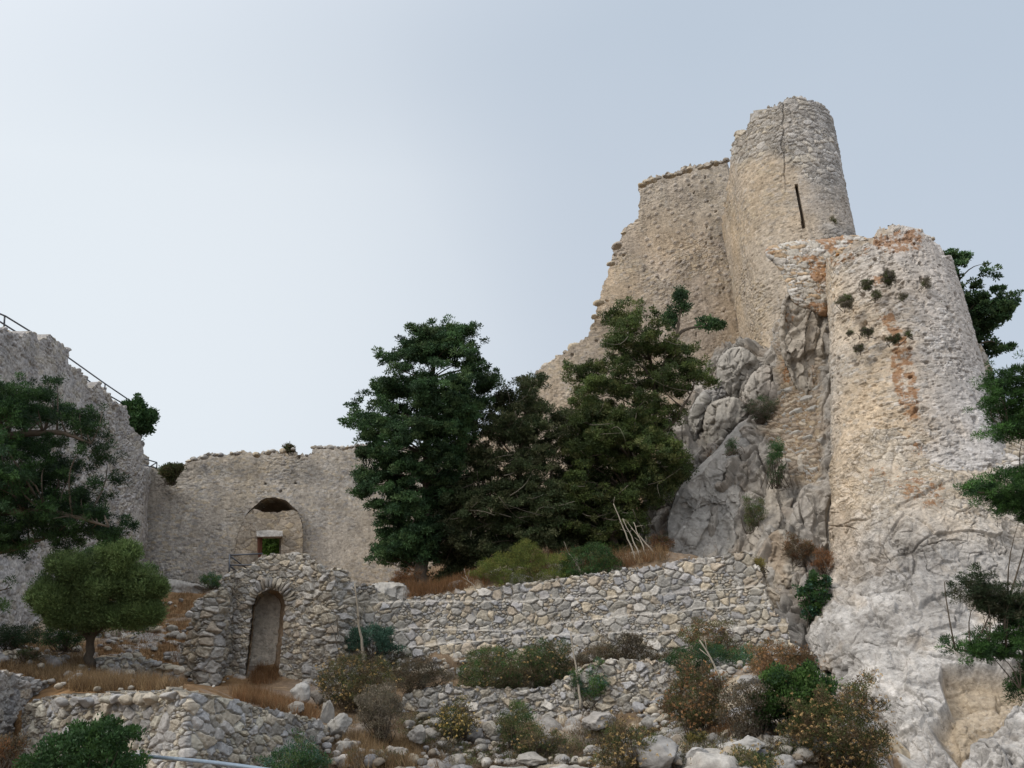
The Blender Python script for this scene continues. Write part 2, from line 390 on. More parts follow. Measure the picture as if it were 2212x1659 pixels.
# ------------------------------------------------------------------ surface recipes
def pal(r, cols):
    cols = np.array(cols, float); k = len(cols)
    i = np.minimum((r * k).astype(int), k - 1); return cols[i]
GREYS = [(.36, .35, .34), (.42, .40, .37), (.30, .29, .28), (.45, .43, .40), (.46, .41, .33), (.34, .32, .30), (.39, .38, .36), (.52, .50, .47), (.40, .35, .28), (.31, .31, .32), (.37, .35, .33), (.47, .40, .30)]
def f_rubble(sx, sy, depth, seed=1, cols=GREYS, joint=(.22, .195, .16), rough=0.03, big=0.25, bulge=0.25, jw=0.16, warp=0.35, shade=1.0):
    def f(S):
        U, V, X = S['U'], S['V'], S['X']
        w1 = fbm(X * 0.9 / sx * 0.4, 2, seed + 3); w2 = fbm(X * 0.9 / sx * 0.4 + 31, 2, seed + 5)
        hf1 = fbm(X * 1.9 / sx, 2, seed + 6); hf2 = fbm(X * 1.9 / sx + 11, 2, seed + 7)
        a = U / sx + warp * w1 * 1.3 + 0.20 * hf1; b = V / sy + warp * w2 * 1.3 + 0.20 * hf2
        e, r1, r2, r3, ox, oy = vor(a, b, seed, 0.95, 0.6)
        # small chinking stones where the big joints open
        e2, s1, s2, s3, _, _ = vor(a * 2.3 + 7, b * 2.3 + 3, seed + 9, 0.9, 0.3)
        prof = 1 - (1 - np.clip(e / 0.36, 0, 1)) ** 1.8
        tilt = (r2 - 0.5) * ox * 1.7 + (r3 - 0.5) * oy * 1.7
        jn = jw * (0.35 + 1.5 * sst(-0.3, 0.4, fbm(X * 1.1, 2, seed + 8)))
        small = (e < jn) | (r2 < 0.22)
        h = depth * (prof * (0.65 + 0.5 * r1) + tilt * prof * 0.8)
        h = np.where(small, depth * (0.0 + (0.25 + 0.45 * (r2 < 0.22)) * (1 - (1 - np.clip(e2 / 0.45, 0, 1)) ** 2) * (0.3 + s1)), h)
        h = h + rough * fbm(X * 6 / sx * 0.4, 3, seed + 20) + rough * 0.6 * fbm(X * 18 / sx * 0.4, 2, seed + 24)
        h = h + bulge * fbm(X * 0.35, 2, seed + 30)
        c = pal(r3, cols) * (0.85 + 0.3 * r1)[..., None]
        cj = np.array(joint) * (0.8 + 0.4 * s2)[..., None]; cs = pal(s3, cols) * 0.95
        c = np.where(small[..., None], np.where((e2 > 0.12)[..., None], cs, cj), c)
        c = c * (1 + 0.12 * fbm(X * 2.5, 3, seed + 40))[..., None] * shade
        return h, c, 0.0
    return f
def f_masonry(s=0.2, depth=0.035, seed=1, base=(.42, .39, .345), base2=(.36, .35, .34), stone=GREYS, cover=0.45, bulge=0.12, lich=None, flat=0.5, holes=0.0, pk=1.3, streak=0.5):
    """old lime masonry: small stones half covered by mortar, in rough courses"""
    def f(S):
        U, V, X = S['U'], S['V'], S['X']
        w1 = fbm(X * 1.3, 3, seed + 3) + 0.35 * fbm(X * 1.1 / s, 2, seed + 5); w2 = 0.45 * fbm(X * 1.3 + 9, 3, seed + 4) + 0.25 * fbm(X * 1.1 / s + 7, 2, seed + 6)
        e, r1, r2, r3, ox, oy = vor(U / (s * 1.5) + 0.5 * w1, V / (s * 0.75) + 0.5 * w2, seed, 0.85, 0.35, jy=0.4)
        prof = 1 - (1 - np.clip(e / 0.35, 0, 1)) ** 2
        rmod = 0.45 + 0.85 * sst(-0.25, 0.3, fbm(X * 0.55 + 21, 3, seed + 9))
        bare = sst(cover - 0.22, cover + 0.22, 0.5 + 0.7 * fbm(X * 0.7, 4, seed + 8) + 0.35 * (r1 - 0.5))
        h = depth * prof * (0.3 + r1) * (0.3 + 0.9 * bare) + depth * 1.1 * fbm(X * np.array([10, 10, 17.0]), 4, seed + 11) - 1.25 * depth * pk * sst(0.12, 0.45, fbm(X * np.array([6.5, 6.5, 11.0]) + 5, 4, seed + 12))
        h = 0.68 * h * rmod + bulge * fbm(X * 0.45, 3, seed + 13) + depth * 0.6 * fbm(X * 2.0, 3, seed + 15)
        hole = np.zeros_like(h)
        if holes:
            eh, q1, q2, q3, hx, hy = vor(U / 0.55 + 0.4 * w2, V / 0.55 + 0.4 * w1, seed + 50, 0.9, 0.0)
            rr = np.hypot(hx * 0.55, hy * 0.55) * (1 + 0.4 * w1)
            hole = (q1 < holes) * (1 - sst(0.03, 0.085 + 0.05 * q2, rr)); h = h - 0.16 * hole
        t = sst(-0.35, 0.45, fbm(X * 0.32, 3, seed + 17))[..., None]
        m = np.array(base) * (1 - t) + np.array(base2) * t
        c = m * (1 - 0.75 * (bare * (prof > 0.35))[..., None]) + pal(r3, stone) * 0.95 * (0.75 * (bare * (prof > 0.35)))[..., None]
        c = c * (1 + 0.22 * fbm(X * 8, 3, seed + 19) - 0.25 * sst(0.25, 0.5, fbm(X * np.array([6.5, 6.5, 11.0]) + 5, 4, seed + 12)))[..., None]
        if streak:
            sv = fbm(np.stack([X[..., 0] * 3.2, X[..., 1] * 3.2, X[..., 2] * 0.4], -1), 4, seed + 25); h = h + streak * 0.07 * sv; c = c * (1 + streak * 0.22 * sv)[..., None]
        li = lich(S) if lich else 0.0
        return h, c, li
    return f
def f_rock(seed=1, amp=0.35, base=(.36, .345, .325), base2=(.44, .41, .37), crack=0.12, strat=0.0, pit=0.0, lich=None, scale=0.5, fluted=0.0, dirt=(.25, .18, .11), dirtamt=0.0, fiss=0.55, mid=0.35, block=None):
    def f(S):
        X = S['X']
        q = X * scale
        wq = q + 0.5 * np.stack([fbm(q + 3, 3, seed + 60), fbm(q + 8, 3, seed + 61), fbm(q + 13, 3, seed + 62)], -1)
        h = amp * fbm(wq, 5, seed)
        cr_ = ridged(wq * 1.7 + 4, 3, seed + 5)
        h = h + amp * mid * fbm(wq * 4.2, 4, seed + 71)
        ck = sst(0.86, 0.95, cr_); h = h - crack * ck
        fz = np.abs(fbm(wq * np.array([2.2, 2.2, 1.2]) + 33, 4, seed + 91)); h = h - crack * fiss * (1 - sst(0.0, 0.035, fz)) * sst(-0.2, 0.2, fbm(X * 0.5 + 50, 2, seed + 92))
        if block:
            su, sv2, bd, lean = block
            b1 = 0.28 * fbm(X * 0.6 / su, 3, seed + 41); b2 = 0.28 * fbm(X * 0.6 / su + 9, 3, seed + 42)
            for q_, (m_, dm) in enumerate(((1.0, 1.0), (0.42, 0.42))):
                eb, p1, p2, p3, obx, oby = vor((S['U'] + lean * S['V']) / (su * m_) + b1 / m_ ** 0.5, S['V'] / (sv2 * m_) + b2 / m_ ** 0.5, seed + 43 + q_, 0.95, 0.5)
                h = h + bd * dm * ((p1 - 0.5) + 1.6 * ((p2 - 0.5) * obx + (p3 - 0.5) * oby)) * sst(0, 0.10, eb) - bd * dm * 0.30 * (1 - sst(0.0, 0.07, eb))
        if strat: h = h + strat * (np.abs(((X[..., 2] * 1.6 + 0.9 * fbm(X * 0.5, 3, seed + 7)) % 1) - 0.5) - 0.25)
        if fluted: h = h + fluted * fbm(np.stack([X[..., 0] * 2.6, X[..., 1] * 2.6, X[..., 2] * 0.35], -1), 3, seed + 9)
        if pit:
            a = fbm(X * 3.1, 4, seed + 80); b = fbm(X * 8.0, 3, seed + 81)
            h = h - pit * sst(0.12, 0.45, a) - pit * 0.45 * sst(0.1, 0.5, b) + pit * 0.6 * np.abs(fbm(X * 5, 3, seed + 82))
        h = h + 0.02 * fbm(X * 14, 3, seed + 11)
        sv = fbm(np.stack([X[..., 0] * 2.6, X[..., 1] * 2.6, X[..., 2] * 0.35], -1), 4, seed + 95)
        t = sst(-0.35, 0.35, fbm(X * 0.7, 4, seed + 15) + 0.5 * sv)[..., None]
        c = np.array(base) * (1 - t) + np.array(base2) * t
        c = c * (1 + 0.18 * fbm(X * 3, 4, seed + 17) + 0.16 * sv)[..., None]
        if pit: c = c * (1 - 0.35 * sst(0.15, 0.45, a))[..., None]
        if dirtamt:
            k = (dirtamt * sst(0.05, 0.5, fbm(X * 1.1 + 40, 4, seed + 19)))[..., None]; c = c * (1 - k) + np.array(dirt) * k
        li = lich(S) if lich else 0.0
        return h, c, li
    return f
def line(pts): return [P(*p) for p in pts]
def vcols(bottoms, h, lean=0.0):
    """vertical wall: control rows top and bottom from bottom points; h height (one or per column)"""
    B = np.array(line(bottoms)); hh = np.broadcast_to(h, (len(B),))
    T = B + np.stack([0 * hh, lean * hh, hh], -1)
    return [T, (T + B) / 2, B]
def interp_top(poly): return poly
def capstones(g, top, d, rng, step=(10, 22), size=(0.12, 0.26), n=5, cols=GREYS, skip=0.25, drop=0.0):
    tp = np.array(top, float); x = tp[0, 0]
    while x < tp[-1, 0]:
        y = np.interp(x, tp[:, 0], tp[:, 1]); dd = d(x) if callable(d) else d
        if rng.random() > skip:
            s = rng.uniform(*size); c = P(x, y + drop, dd + 0.15)
            c[2] -= s * 0.35; lump(g, c, (s * 1.15, s * 0.9, s * rng.uniform(0.5, 0.8)), rng, n, np.array(cols[rng.integers(len(cols))]) * rng.uniform(0.8, 1.1))
        x += rng.uniform(*step)

# ------------------------------------------------------------------ hillside
TP = [(700,1665,15.5),(1000,1665,16),(1300,1665,15.5),(1600,1665,15.2),(1800,1665,16.2),(1900,1760,15.5),(2050,1780,15),(2250,1800,14.5),(2400,1760,16),(2200,1800,19),
      (0,1800,16.6),(200,1800,15.6),(380,1800,14.2),(560,1800,15.6),(660,1740,17.2),
      (760,1600,19.5),(850,1640,20.8),(1000,1650,21.4),(1150,1648,21.2),(1300,1644,20.9),(1560,1600,17.5),(1750,1590,17.4),(1850,1620,18.2),
      (720,1540,22.8),(800,1500,24.2),(1000,1490,25),(1300,1455,25),(1550,1450,23.5),(1700,1430,23),(1560,1520,20.5),(1740,1500,20.8),
      (800,1448,26.6),(1100,1425,26.8),(1400,1402,26.4),(1680,1402,25.3),(1480,1410,25.7),(1560,1406,25.5),(1620,1404,25.3),
      (850,1296,28.5),(1100,1268,28.5),(1400,1234,28),(1560,1228,27.7),(950,1274,31),(1130,1226,32),(1330,1202,32),(1450,1218,30.0),(1720,1402,26.6),(1765,1400,27.6),(1800,1400,29.5),(1730,1400,29.5),
      (1100,1130,41),(1300,1040,42.5),(1480,930,42.5),(900,1240,41.5),
      (340,1283,39.5),(600,1280,40.5),(760,1268,40.8),(0,1270,32),(120,1260,35),
      (430,1478,25.8),(570,1474,26.2),(700,1455,26.5),(600,1330,31),(430,1330,31),
      (380,1472,24.8),(200,1445,23.3),(20,1430,22.8),(200,1400,26.5),(300,1370,28.5),(390,1335,31),(110,1402,26.5),(0,1405,26.5),
      (250,1492,19.5),(380,1496,17.2),(500,1512,19),(640,1536,21),(150,1503,19.5),(560,1478,25),(330,1488,21.5)]
tx = [P(*t) for t in TP]
tx += [np.array(w, float) for w in [(0,0,0),(-8,3,-.2),(8,3,.2),(-10,9,-.7),(-5,11,-.7),(-7,13.5,-.6),(-2.5,13,-.3),(10,8,.1),(0,8,-.1),(15,12,1.5),
      (-30,30,3),(-30,50,8),(-10,55,8),(8,58,11),(28,55,15),(30,38,7),(26,22,1),(20,45,13)]]
tx = np.array(tx)
FRONT = [tuple(P(a, 1650, b + 0.45)[:2]) for a, b in ((5,19.6),(30,18.0),(190,16.8),(320,15.8),(375,15.3),(420,15.4),(560,17.0),(700,18.8))] + [(-2.6, 15.0), (-2.0, 4.0), (-30, 4.0), (-30, 19.0)]
RFRONT = [tuple(P(a, 1650, b + 0.8)[:2]) for a, b in ((1900,18.6),(2030,17.6),(2230,16.6),(2400,16))] + [(24, 12), (20, 3), (5.0, 3.0), (5.2, 12.0)]
def _tps(r): return r * r * np.log(r + 1e-6)
_A = _tps(np.linalg.norm(tx[:, None, :2] - tx[None, :, :2], axis=-1)) + np.eye(len(tx)) * 0.05
_Pm = np.concatenate([np.ones((len(tx), 1)), tx[:, :2]], 1)
_sol = np.linalg.solve(np.block([[_A, _Pm], [_Pm.T, np.zeros((3, 3))]]), np.concatenate([tx[:, 2], np.zeros(3)]))
def Z(x, y):
    x, y = np.asarray(x, float), np.asarray(y, float)
    s = _sol[-3] + _sol[-2] * x + _sol[-1] * y
    for k in range(len(tx)): s = s + _sol[k] * _tps(np.hypot(x - tx[k, 0], y - tx[k, 1]))
    s = np.where(inpoly(x, y, FRONT), np.minimum(s, -0.55), s)
    s = np.where(inpoly(x, y, RFRONT), np.minimum(s, -0.9), s)
    out = np.maximum(np.abs(x) - 32, 0) + np.maximum(y - 60, 0) + np.maximum(-y - 2, 0)
    w = np.exp(-out / 18.0)
    far = np.where(y < 0, -6, -4) - 40 * (1 - np.exp(-out / 400))
    return s * w + far * (1 - w)
def relief(x, y):
    p = np.stack([x, y, 0 * x], -1)
    e, r1, r2, r3, ox, oy = vor(x / 0.55 + 0.4 * fbm(p, 2, 91), y / 0.45 + 0.4 * fbm(p + 5, 2, 92), 77, 0.9, 0.5)
    stony = sst(0.0, 0.35, fbm(p * 0.35 + 2, 3, 93) + 0.35 * sst(-6, 0, x) - 0.12) * sst(33, 29, y)
    prof = 1 - (1 - np.clip(e / 0.4, 0, 1)) ** 2
    h = 0.22 * fbm(p * 0.6, 4, 94) + 0.07 * fbm(p * 3, 4, 95) + stony * prof * (0.05 + 0.17 * r1) * (e > 0.06)
    rock = sst(0.18, 0.36, fbm(p * 0.22 + 11, 3, 96)) * sst(-9, -3, x) * sst(30, 27, y)
    h = h + rock * 0.35 * (ridged(p * 0.9, 3, 97) - 0.5) - 0.10
    h = h * (0.45 + 0.55 * sst(-5.5, -3.5, x))
    return h, stony * (e > 0.1) * (r1 > 0.3), rock, r3
xs = np.concatenate([-np.geomspace(2500, 24, 22), np.arange(-23.5, 21, 0.07), np.geomspace(21.5, 2500, 22)])
ys = np.concatenate([-np.geomspace(2500, 3, 18), np.arange(-2, 9.9, 0.5), np.arange(10, 36, 0.07), np.arange(36.2, 62, 0.4), np.geomspace(64, 3000, 18)])
gx, gy = np.meshgrid(xs, ys)
rh, rs, rk, r3 = relief(gx, gy)
near = (np.abs(gx) < 24) & (gy > 3) & (gy < 60)
gz = Z(gx, gy) + np.where(near, rh, 0)
pp = np.stack([gx, gy, gz], -1)
n1 = fbm(pp * 0.8, 4, 98)[..., None]; n2 = fbm(pp * 3.5, 3, 99)[..., None]
soil = np.array((.20, .125, .065)) * (1 + 0.35 * n2) + 0.06 * np.clip(n1, 0, 1) * np.array((1, .8, .5))
leftm = sst(-4.5, -6.5, gx)[..., None]
soil = soil * (1 - 0.65 * (1 - leftm)) + np.array((.17, .135, .10)) * 0.65 * (1 - leftm) * (1 + 0.3 * n2)
stc = pal(r3, GREYS) * 0.82 * (1 + 0.2 * n2)
kk = np.clip(np.maximum(rs, rk * 0.9), 0, 1)[..., None]
tcol = np.clip(soil * (1 - kk) + stc * kk, 0.02, 0.6)
G = Geo(); G.add(pp.reshape(-1, 3), q=gridfaces(len(ys), len(xs)).reshape(-1, 4), c=tcol.reshape(-1, 3))
tag(G.obj('hillside_ground', M_SOIL, origin=(0, 0, 0)), kind='structure')
_D = np.arange(8, 46, 0.04)
def gd(px, py):
    """distance at which the line of sight meets the hillside"""
    X = P(np.full(_D.shape, float(px)), np.full(_D.shape, float(py)), _D)
    m = np.nonzero(X[:, 2] < Z(X[:, 0], X[:, 1]))[0]
    return float(_D[m[0]]) if len(m) else 30.0
def zrow(xy, py):
    zz = np.linspace(-2, 40, 800); X = np.stack([np.full(800, xy[0]), np.full(800, xy[1]), zz], -1)
    _, y = proj(X); return float(np.interp(-py, -y, zz))

# ------------------------------------------------------------------ masonry helpers
def lich_zone(zones, soft=15, base=0.0):
    def f(S):
        w = np.full(S['px'].shape, base)
        for poly, amt in zones:
            ins = inpoly(S['px'], S['py'], poly); dd = polydist(S['px'], S['py'], poly)
            w = np.maximum(w, amt * np.where(ins, 1, np.clip(1 - dd / soft, 0, 1)))
        return w
    return f
def inflate(g, poly, d0, bulge, surf, slope=0.006, edge=90, res_px=1.5, back=0.6, power=0.5):
    poly = smooth_poly(poly, 2); a = np.array(poly)
    q3 = np.concatenate([a * 0.045, 0 * a[:, :1]], 1); jj = min(5.0, edge * 0.09)
    a = a + jj * np.stack([fbm(q3, 3, 41), fbm(q3 + 9, 3, 42)], -1); poly = [tuple(v) for v in a]
    x = np.arange(a[:, 0].min() - 2, a[:, 0].max() + 2, res_px); y = np.arange(a[:, 1].min() - 2, a[:, 1].max() + 2, res_px)
    px, py = np.meshgrid(x, y); ymax = a[:, 1].max()
    ins = inpoly(px, py, poly); t = np.where(ins, polydist(px, py, poly), 0)
    k = np.clip(t / edge, 0, 1); prof = (1 - (1 - k) ** 2) ** power
    base = d0 + slope * (ymax - py)
    fr = np.random.default_rng(int(a[:, 0].sum()) % 9973); sx_ = (a[:, 0].max() - a[:, 0].min()) / 2; sy_ = (a[:, 1].max() - a[:, 1].min()) / 2
    nxp = (px - a[:, 0].mean()) / sx_; nyp = (py - a[:, 1].mean()) / sy_
    q4 = np.stack([px * 0.02, py * 0.02, 0 * px], -1); w5 = 0.25 * fbm(q4, 3, 51); w6 = 0.25 * fbm(q4 + 7, 3, 52)
    fac = np.full(px.shape, 9.0)
    for _ in range(7):
        th = fr.uniform(0, 2 * math.pi); fac = np.minimum(fac, fr.uniform(0.75, 1.05) - fr.uniform(0.25, 0.75) * (math.cos(th) * (nxp + w5) + math.sin(th) * (nyp + w6)))
    prof = np.minimum(prof, np.clip(fac, 0.05, 1.2)); prof = prof + 0.10 * fbm(q4 * 2.5 + 3, 4, 53) * np.clip(k * 3, 0, 1)
    X = P(px, py, base - bulge * prof)
    Xs = P(px, py, base)
    N = np.cross(np.gradient(X, axis=0), np.gradient(X, axis=1)); N /= np.linalg.norm(N, axis=-1, keepdims=True) + 1e-9
    v = CAM - X; v /= np.linalg.norm(v, axis=-1, keepdims=True)
    N = np.where((N * v).sum(-1, keepdims=True) < 0, -N, N); N = N + 0.6 * v; N /= np.linalg.norm(N, axis=-1, keepdims=True)
    h, c, li = surf(dict(X=Xs, N=N, U=px * d0 / FPX, V=py * d0 / FPX, px=px, py=py))
    Y = X + N * (h * np.clip(0.25 + k * 4, 0, 1))[..., None]
    F = gridfaces(*px.shape); ok = inpoly((px[:-1, :-1] + px[1:, 1:]) / 2, (py[:-1, :-1] + py[1:, 1:]) / 2, poly)
    g.add(Y.reshape(-1, 3), q=F[ok].reshape(-1, 4), c=c.reshape(-1, 3), l=np.broadcast_to(li, h.shape).reshape(-1))
    s = 3; B = P(px, py, base + bulge * back * prof + 0.02)[::s, ::s]
    Fb = gridfaces(*B.shape[:2]); okb = inpoly(px[::s, ::s][:-1, :-1] + s * res_px / 2, py[::s, ::s][:-1, :-1] + s * res_px / 2, poly)
    g.add(B.reshape(-1, 3), q=Fb[okb].reshape(-1, 4)[:, ::-1], c=c[::s, ::s].reshape(-1, 3))
def reveal(g, poly, d, vec, surf_col, seg=0.06, rough=0.03, seed=5, close=False):
    """inner faces of an opening, running from the outline into the wall along vec"""
    dfun = d if callable(d) else (lambda y: np.full(len(y), d)); d = float(dfun(np.array([poly[0][1]]))[0])
    pts = []
    n = len(poly)
    for i in range(n if close else n - 1):
        a, b = poly[i], poly[(i + 1) % n]; k = max(2, int(math.hypot(a[0] - b[0], a[1] - b[1]) * d / FPX / seg))
        for j in range(k): pts.append((a[0] + (b[0] - a[0]) * j / k, a[1] + (b[1] - a[1]) * j / k))
    pts.append(poly[0] if close else poly[-1])
    pts = np.array(pts); A = P(pts[:, 0], pts[:, 1], dfun(pts[:, 1])); L = np.linalg.norm(vec); m = max(4, int(L / seg))
    X = A[None] + (np.linspace(-0.12, 1, m)[:, None, None]) * np.asarray(vec)[None, None]
    c0 = A.mean(0); inw = c0 - A; inw /= np.linalg.norm(inw, axis=1, keepdims=True)
    h = rough * fbm(X * 4, 3, seed) + rough * fbm(X * 11, 2, seed)
    X = X + inw[None] * h[..., None]
    col = np.array(surf_col) * (1 + 0.3 * fbm(X * 3, 3, seed + 1))[..., None]
    g.add(X.reshape(-1, 3), q=gridfaces(*X.shape[:2]).reshape(-1, 4), c=col.reshape(-1, 3))
R = np.random.default_rng(11)
def rs_(d, k=1.25): return d / FPX * k

# ------------------------------------------------------------------ battlemented wall on the left
W1TOP = [(-800,420),(-300,540),(-150,620),(-90,650),(0,703),(16,712),(21,717),(41,725),(45,721),(64,716),(77,721),(79,737),(82,738),(84,734),(104,726),(115,735),(147,755),(149,787),(157,798),(163,794),(179,809),(187,820),(189,838),(195,841),(208,827),(217,825),(219,834),(225,841),(243,864),(260,877),(276,880),(283,916),(296,935),(303,947),(306,962),(309,1004),(330,1015)]
G = Geo()
S_, Y_ = patch(G, vcols([(-420,1450,18.2),(-90,1450,23.8),(60,1440,28.1),(180,1400,32.6),(262,1350,36.4),(291,1302,37.9),(303,1300,39.7),(309,1300,41.0)], [18,18,18,16.2,14,12.8,12,12]), rs_(32), 
      f_masonry(0.26, 0.05, 21, (.45,.425,.395), (.49,.475,.47), [(.44,.43,.44),(.38,.37,.37),(.48,.46,.44),(.34,.33,.33),(.42,.39,.34)], cover=0.22, bulge=0.15), top=W1TOP, thick=1.1)
capstones(G, W1TOP[4:-4], lambda x: np.interp(x, [-90, 60, 180, 290], [24.5, 30, 34.5, 39]) + 2.2, R, (5, 12), (0.10, 0.2), skip=0.3)
capstones(G, [(284,916),(303,948),(306,962)], 40.6, R, (4, 7), (0.14, 0.26), skip=0.0, drop=6)
e = empty('battlement_wall', P(120, 1240, 31), 'high grey ruined wall with broken battlements stepping down to the right', 'castle wall')
G.obj('wall', M_PLASTER, e)
G = Geo()       # loophole with its pierced stone screen
lo = [P(159,838,34.4), P(170,838,34.6), P(169,862,34.4), P(158,862,34.2)]
for k in range(4):
    c = P(164.5 - k * 0.7, 842 + k * 6, 34.25); lump(G, c, (0.06, 0.06, 0.045), R, 4, (.03,.03,.03), 0.1, 0)
G.obj('loophole', M_DARK, e)
G = Geo()
for a, b in ((158, 160.2), (168, 170.5)):
    tube(G, [P(a, 836, 34.1), P(a - 1, 862, 34.0)], 0.035, 4, (.45,.40,.30))
tube(G, [P(157, 836.5, 34.1), P(171, 836.5, 34.15)], 0.05, 4, (.45,.40,.30))
G.obj('loophole_frame', M_PLASTER, e, smooth=False)

# ------------------------------------------------------------------ curtain wall with the blocked arch
W2TOP = [(280,975),(306,982),(309,1004),(322,1008),(338,1012),(352,1015),(376,1013),(388,1011),(399,1002),(413,987),(427,990),(440,984),(449,980),(485,981),(521,975),(553,980),(567,978),(589,972),(603,975),(623,968),(631,966),(640,981),(671,982),(675,965),(714,964),(753,966),(764,960),(830,962),(1010,975)]
ARCH = [(506,1236),(507,1195),(517,1147),(532,1114),(549,1097),(562,1086),(575,1079),(592,1077),(606,1080),(617,1084),(632,1097),(641,1106),(650,1126),(654,1150),(653,1183),(652,1236)]
e = empty('gate_wall', P(580, 1275, 40.8), 'long pale castle wall with blocked arch and small open doorway', 'castle wall')
G = Geo()
W2B = [(278,1292,40.6),(420,1290,40.7),(560,1287,40.9),(720,1282,41.1),(870,1272,41.6),(1010,1262,42.4)]
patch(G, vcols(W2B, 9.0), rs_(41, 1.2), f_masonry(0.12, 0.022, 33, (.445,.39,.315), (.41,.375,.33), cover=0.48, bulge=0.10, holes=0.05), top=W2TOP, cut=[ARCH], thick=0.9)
capstones(G, W2TOP[8:], 42.3, R, (5, 13), (0.09, 0.2), skip=0.3)
G.obj('wall', M_PLASTER, e)
sight = P(580, 1150, 41.0) - CAM; sight /= np.linalg.norm(sight); hs = sight.copy(); hs[2] = 0; hs /= np.linalg.norm(hs)
DOOR = [(557,1240),(557,1158),(607,1158),(606,1240)]
INF = [(505,1238),(506,1195),(516,1147),(530,1114),(547,1099),(556,1101),(567,1106),(578,1107),(585,1111),(594,1109),(603,1107),(610,1103),(620,1104),(632,1101),(643,1106),(651,1126),(655,1150),(654,1183),(653,1238)]
G = Geo()
rowi = lambda y, d: [P(498, y, d), P(580, y, d), P(662, y, d)]
patch(G, [rowi(1070, 42.12), rowi(1245, 40.72)], rs_(41, 1.1), f_rubble(0.42, 0.24, 0.022, 41, [(.36,.30,.22),(.33,.29,.24),(.38,.33,.27),(.30,.26,.21)], joint=(.2,.16,.12), rough=0.015, bulge=0.02, jw=0.07, warp=0.1), keep=INF, cut=[DOOR], thick=0.5, backdir=hs)
G.obj('arch_infill', M_PLASTER, e)
G = Geo()
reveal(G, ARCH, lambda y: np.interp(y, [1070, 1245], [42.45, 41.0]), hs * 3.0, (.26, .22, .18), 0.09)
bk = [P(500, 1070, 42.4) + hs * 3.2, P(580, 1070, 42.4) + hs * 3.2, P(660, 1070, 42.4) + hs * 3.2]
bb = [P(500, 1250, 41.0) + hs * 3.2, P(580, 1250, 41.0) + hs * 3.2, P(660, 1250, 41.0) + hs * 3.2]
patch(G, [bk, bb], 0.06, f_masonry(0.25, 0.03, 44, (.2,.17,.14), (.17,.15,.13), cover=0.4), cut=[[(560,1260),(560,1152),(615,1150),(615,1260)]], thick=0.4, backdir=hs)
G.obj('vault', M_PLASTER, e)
G = Geo()
pa = [P(x, y, 41.05) for x, y in ((554,1147),(580,1145),(610,1147))]; pb = [P(x, y, 40.95) for x, y in ((554,1159),(580,1159),(611,1158))]
patch(G, [pa, pb], 0.03, f_masonry(0.3, 0.02, 45, (.40,.36,.30), (.56,.55,.53), cover=0.8, bulge=0.02), thick=0.5, backdir=hs)
G.obj('lintel', M_PLASTER, e)
G = Geo(); tube(G, [P(561.5, 1158, 41.25), P(560.5, 1236, 41.0)], 0.11, 4, (.13,.05,.03)); tube(G, [P(556, 1213, 41.0), P(574, 1211, 41.1)], 0.04, 4)
G.obj('door_post', M_WOOD, e, smooth=False)

# ------------------------------------------------------------------ upper keep: square wall and round tower
KWTOP = [(1000,960),(1090,905),(1131,867),(1147,820),(1163,800),(1198,777),(1229,753),(1256,738),(1267,728),(1281,697),(1295,642),(1308,603),(1320,564),(1328,533),(1349,498),(1359,486),(1372,478),(1380,474),(1381,405),(1386,394),(1398,388),(1437,375),(1461,373),(1476,363),(1515,357),(1539,346),(1554,349),(1574,337),(1640,330),(1700,330)]
warm = [(.44,.37,.27),(.38,.34,.28),(.47,.41,.32),(.34,.31,.27),(.42,.38,.33)]
def kw_surf(S):
    h, c, li = f_masonry(0.16, 0.027, 52, (.475,.385,.285), (.42,.36,.30), warm, cover=0.55, bulge=0.22, holes=0.10, pk=1.0)(S)
    # grey rounded stones showing through the light plaster near the top
    up = sst(760, 560, S['py']) * sst(1370, 1400, S['px'] + 0 * S['py'])
    e, r1, r2, r3, ox, oy = vor(S['U'] / 0.62, S['V'] / 0.45, 57, 0.6, 0.1)
    rr = np.hypot(ox * 0.62, oy * 0.45 * 1.3); m = (1 - sst(0.10, 0.16, rr)) * up * (r1 > 0.35)
    c = c * (1 - 0.55 * m[..., None]) + np.array((.30,.28,.27)) * 0.55 * m[..., None]
    pl = (sst(560, 440, S['py']) * 0.45)[..., None]
    c = c * (1 - pl) + np.array((.50,.445,.37)) * pl * (1 - 0.5 * m[..., None]) + c * pl * 0.5 * m[..., None]
    return h + 0.05 * m, c, li
G = Geo()
B = np.array(line([(1000,1180,41),(1200,1150,41.8),(1330,1120,42.5),(1450,1080,43.4),(1560,1020,44.4),(1680,960,45.6)]))
T = B + np.array([0, 0, 20.0]) + np.array([0.0, 1.2, 0])
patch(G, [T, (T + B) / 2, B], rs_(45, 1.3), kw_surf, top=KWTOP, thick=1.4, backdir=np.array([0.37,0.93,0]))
capstones(G, KWTOP[3:15], 46.0, R, (6, 16), (0.13, 0.3), skip=0.35, cols=warm)
capstones(G, KWTOP[19:28], 48.5, R, (7, 15), (0.14, 0.25), skip=0.25, cols=warm, drop=3)
tag(G.obj('keep_wall', M_TOWER), 'tall warm tan keep wall with square upper corner and long broken slope to the left', 'castle wall')

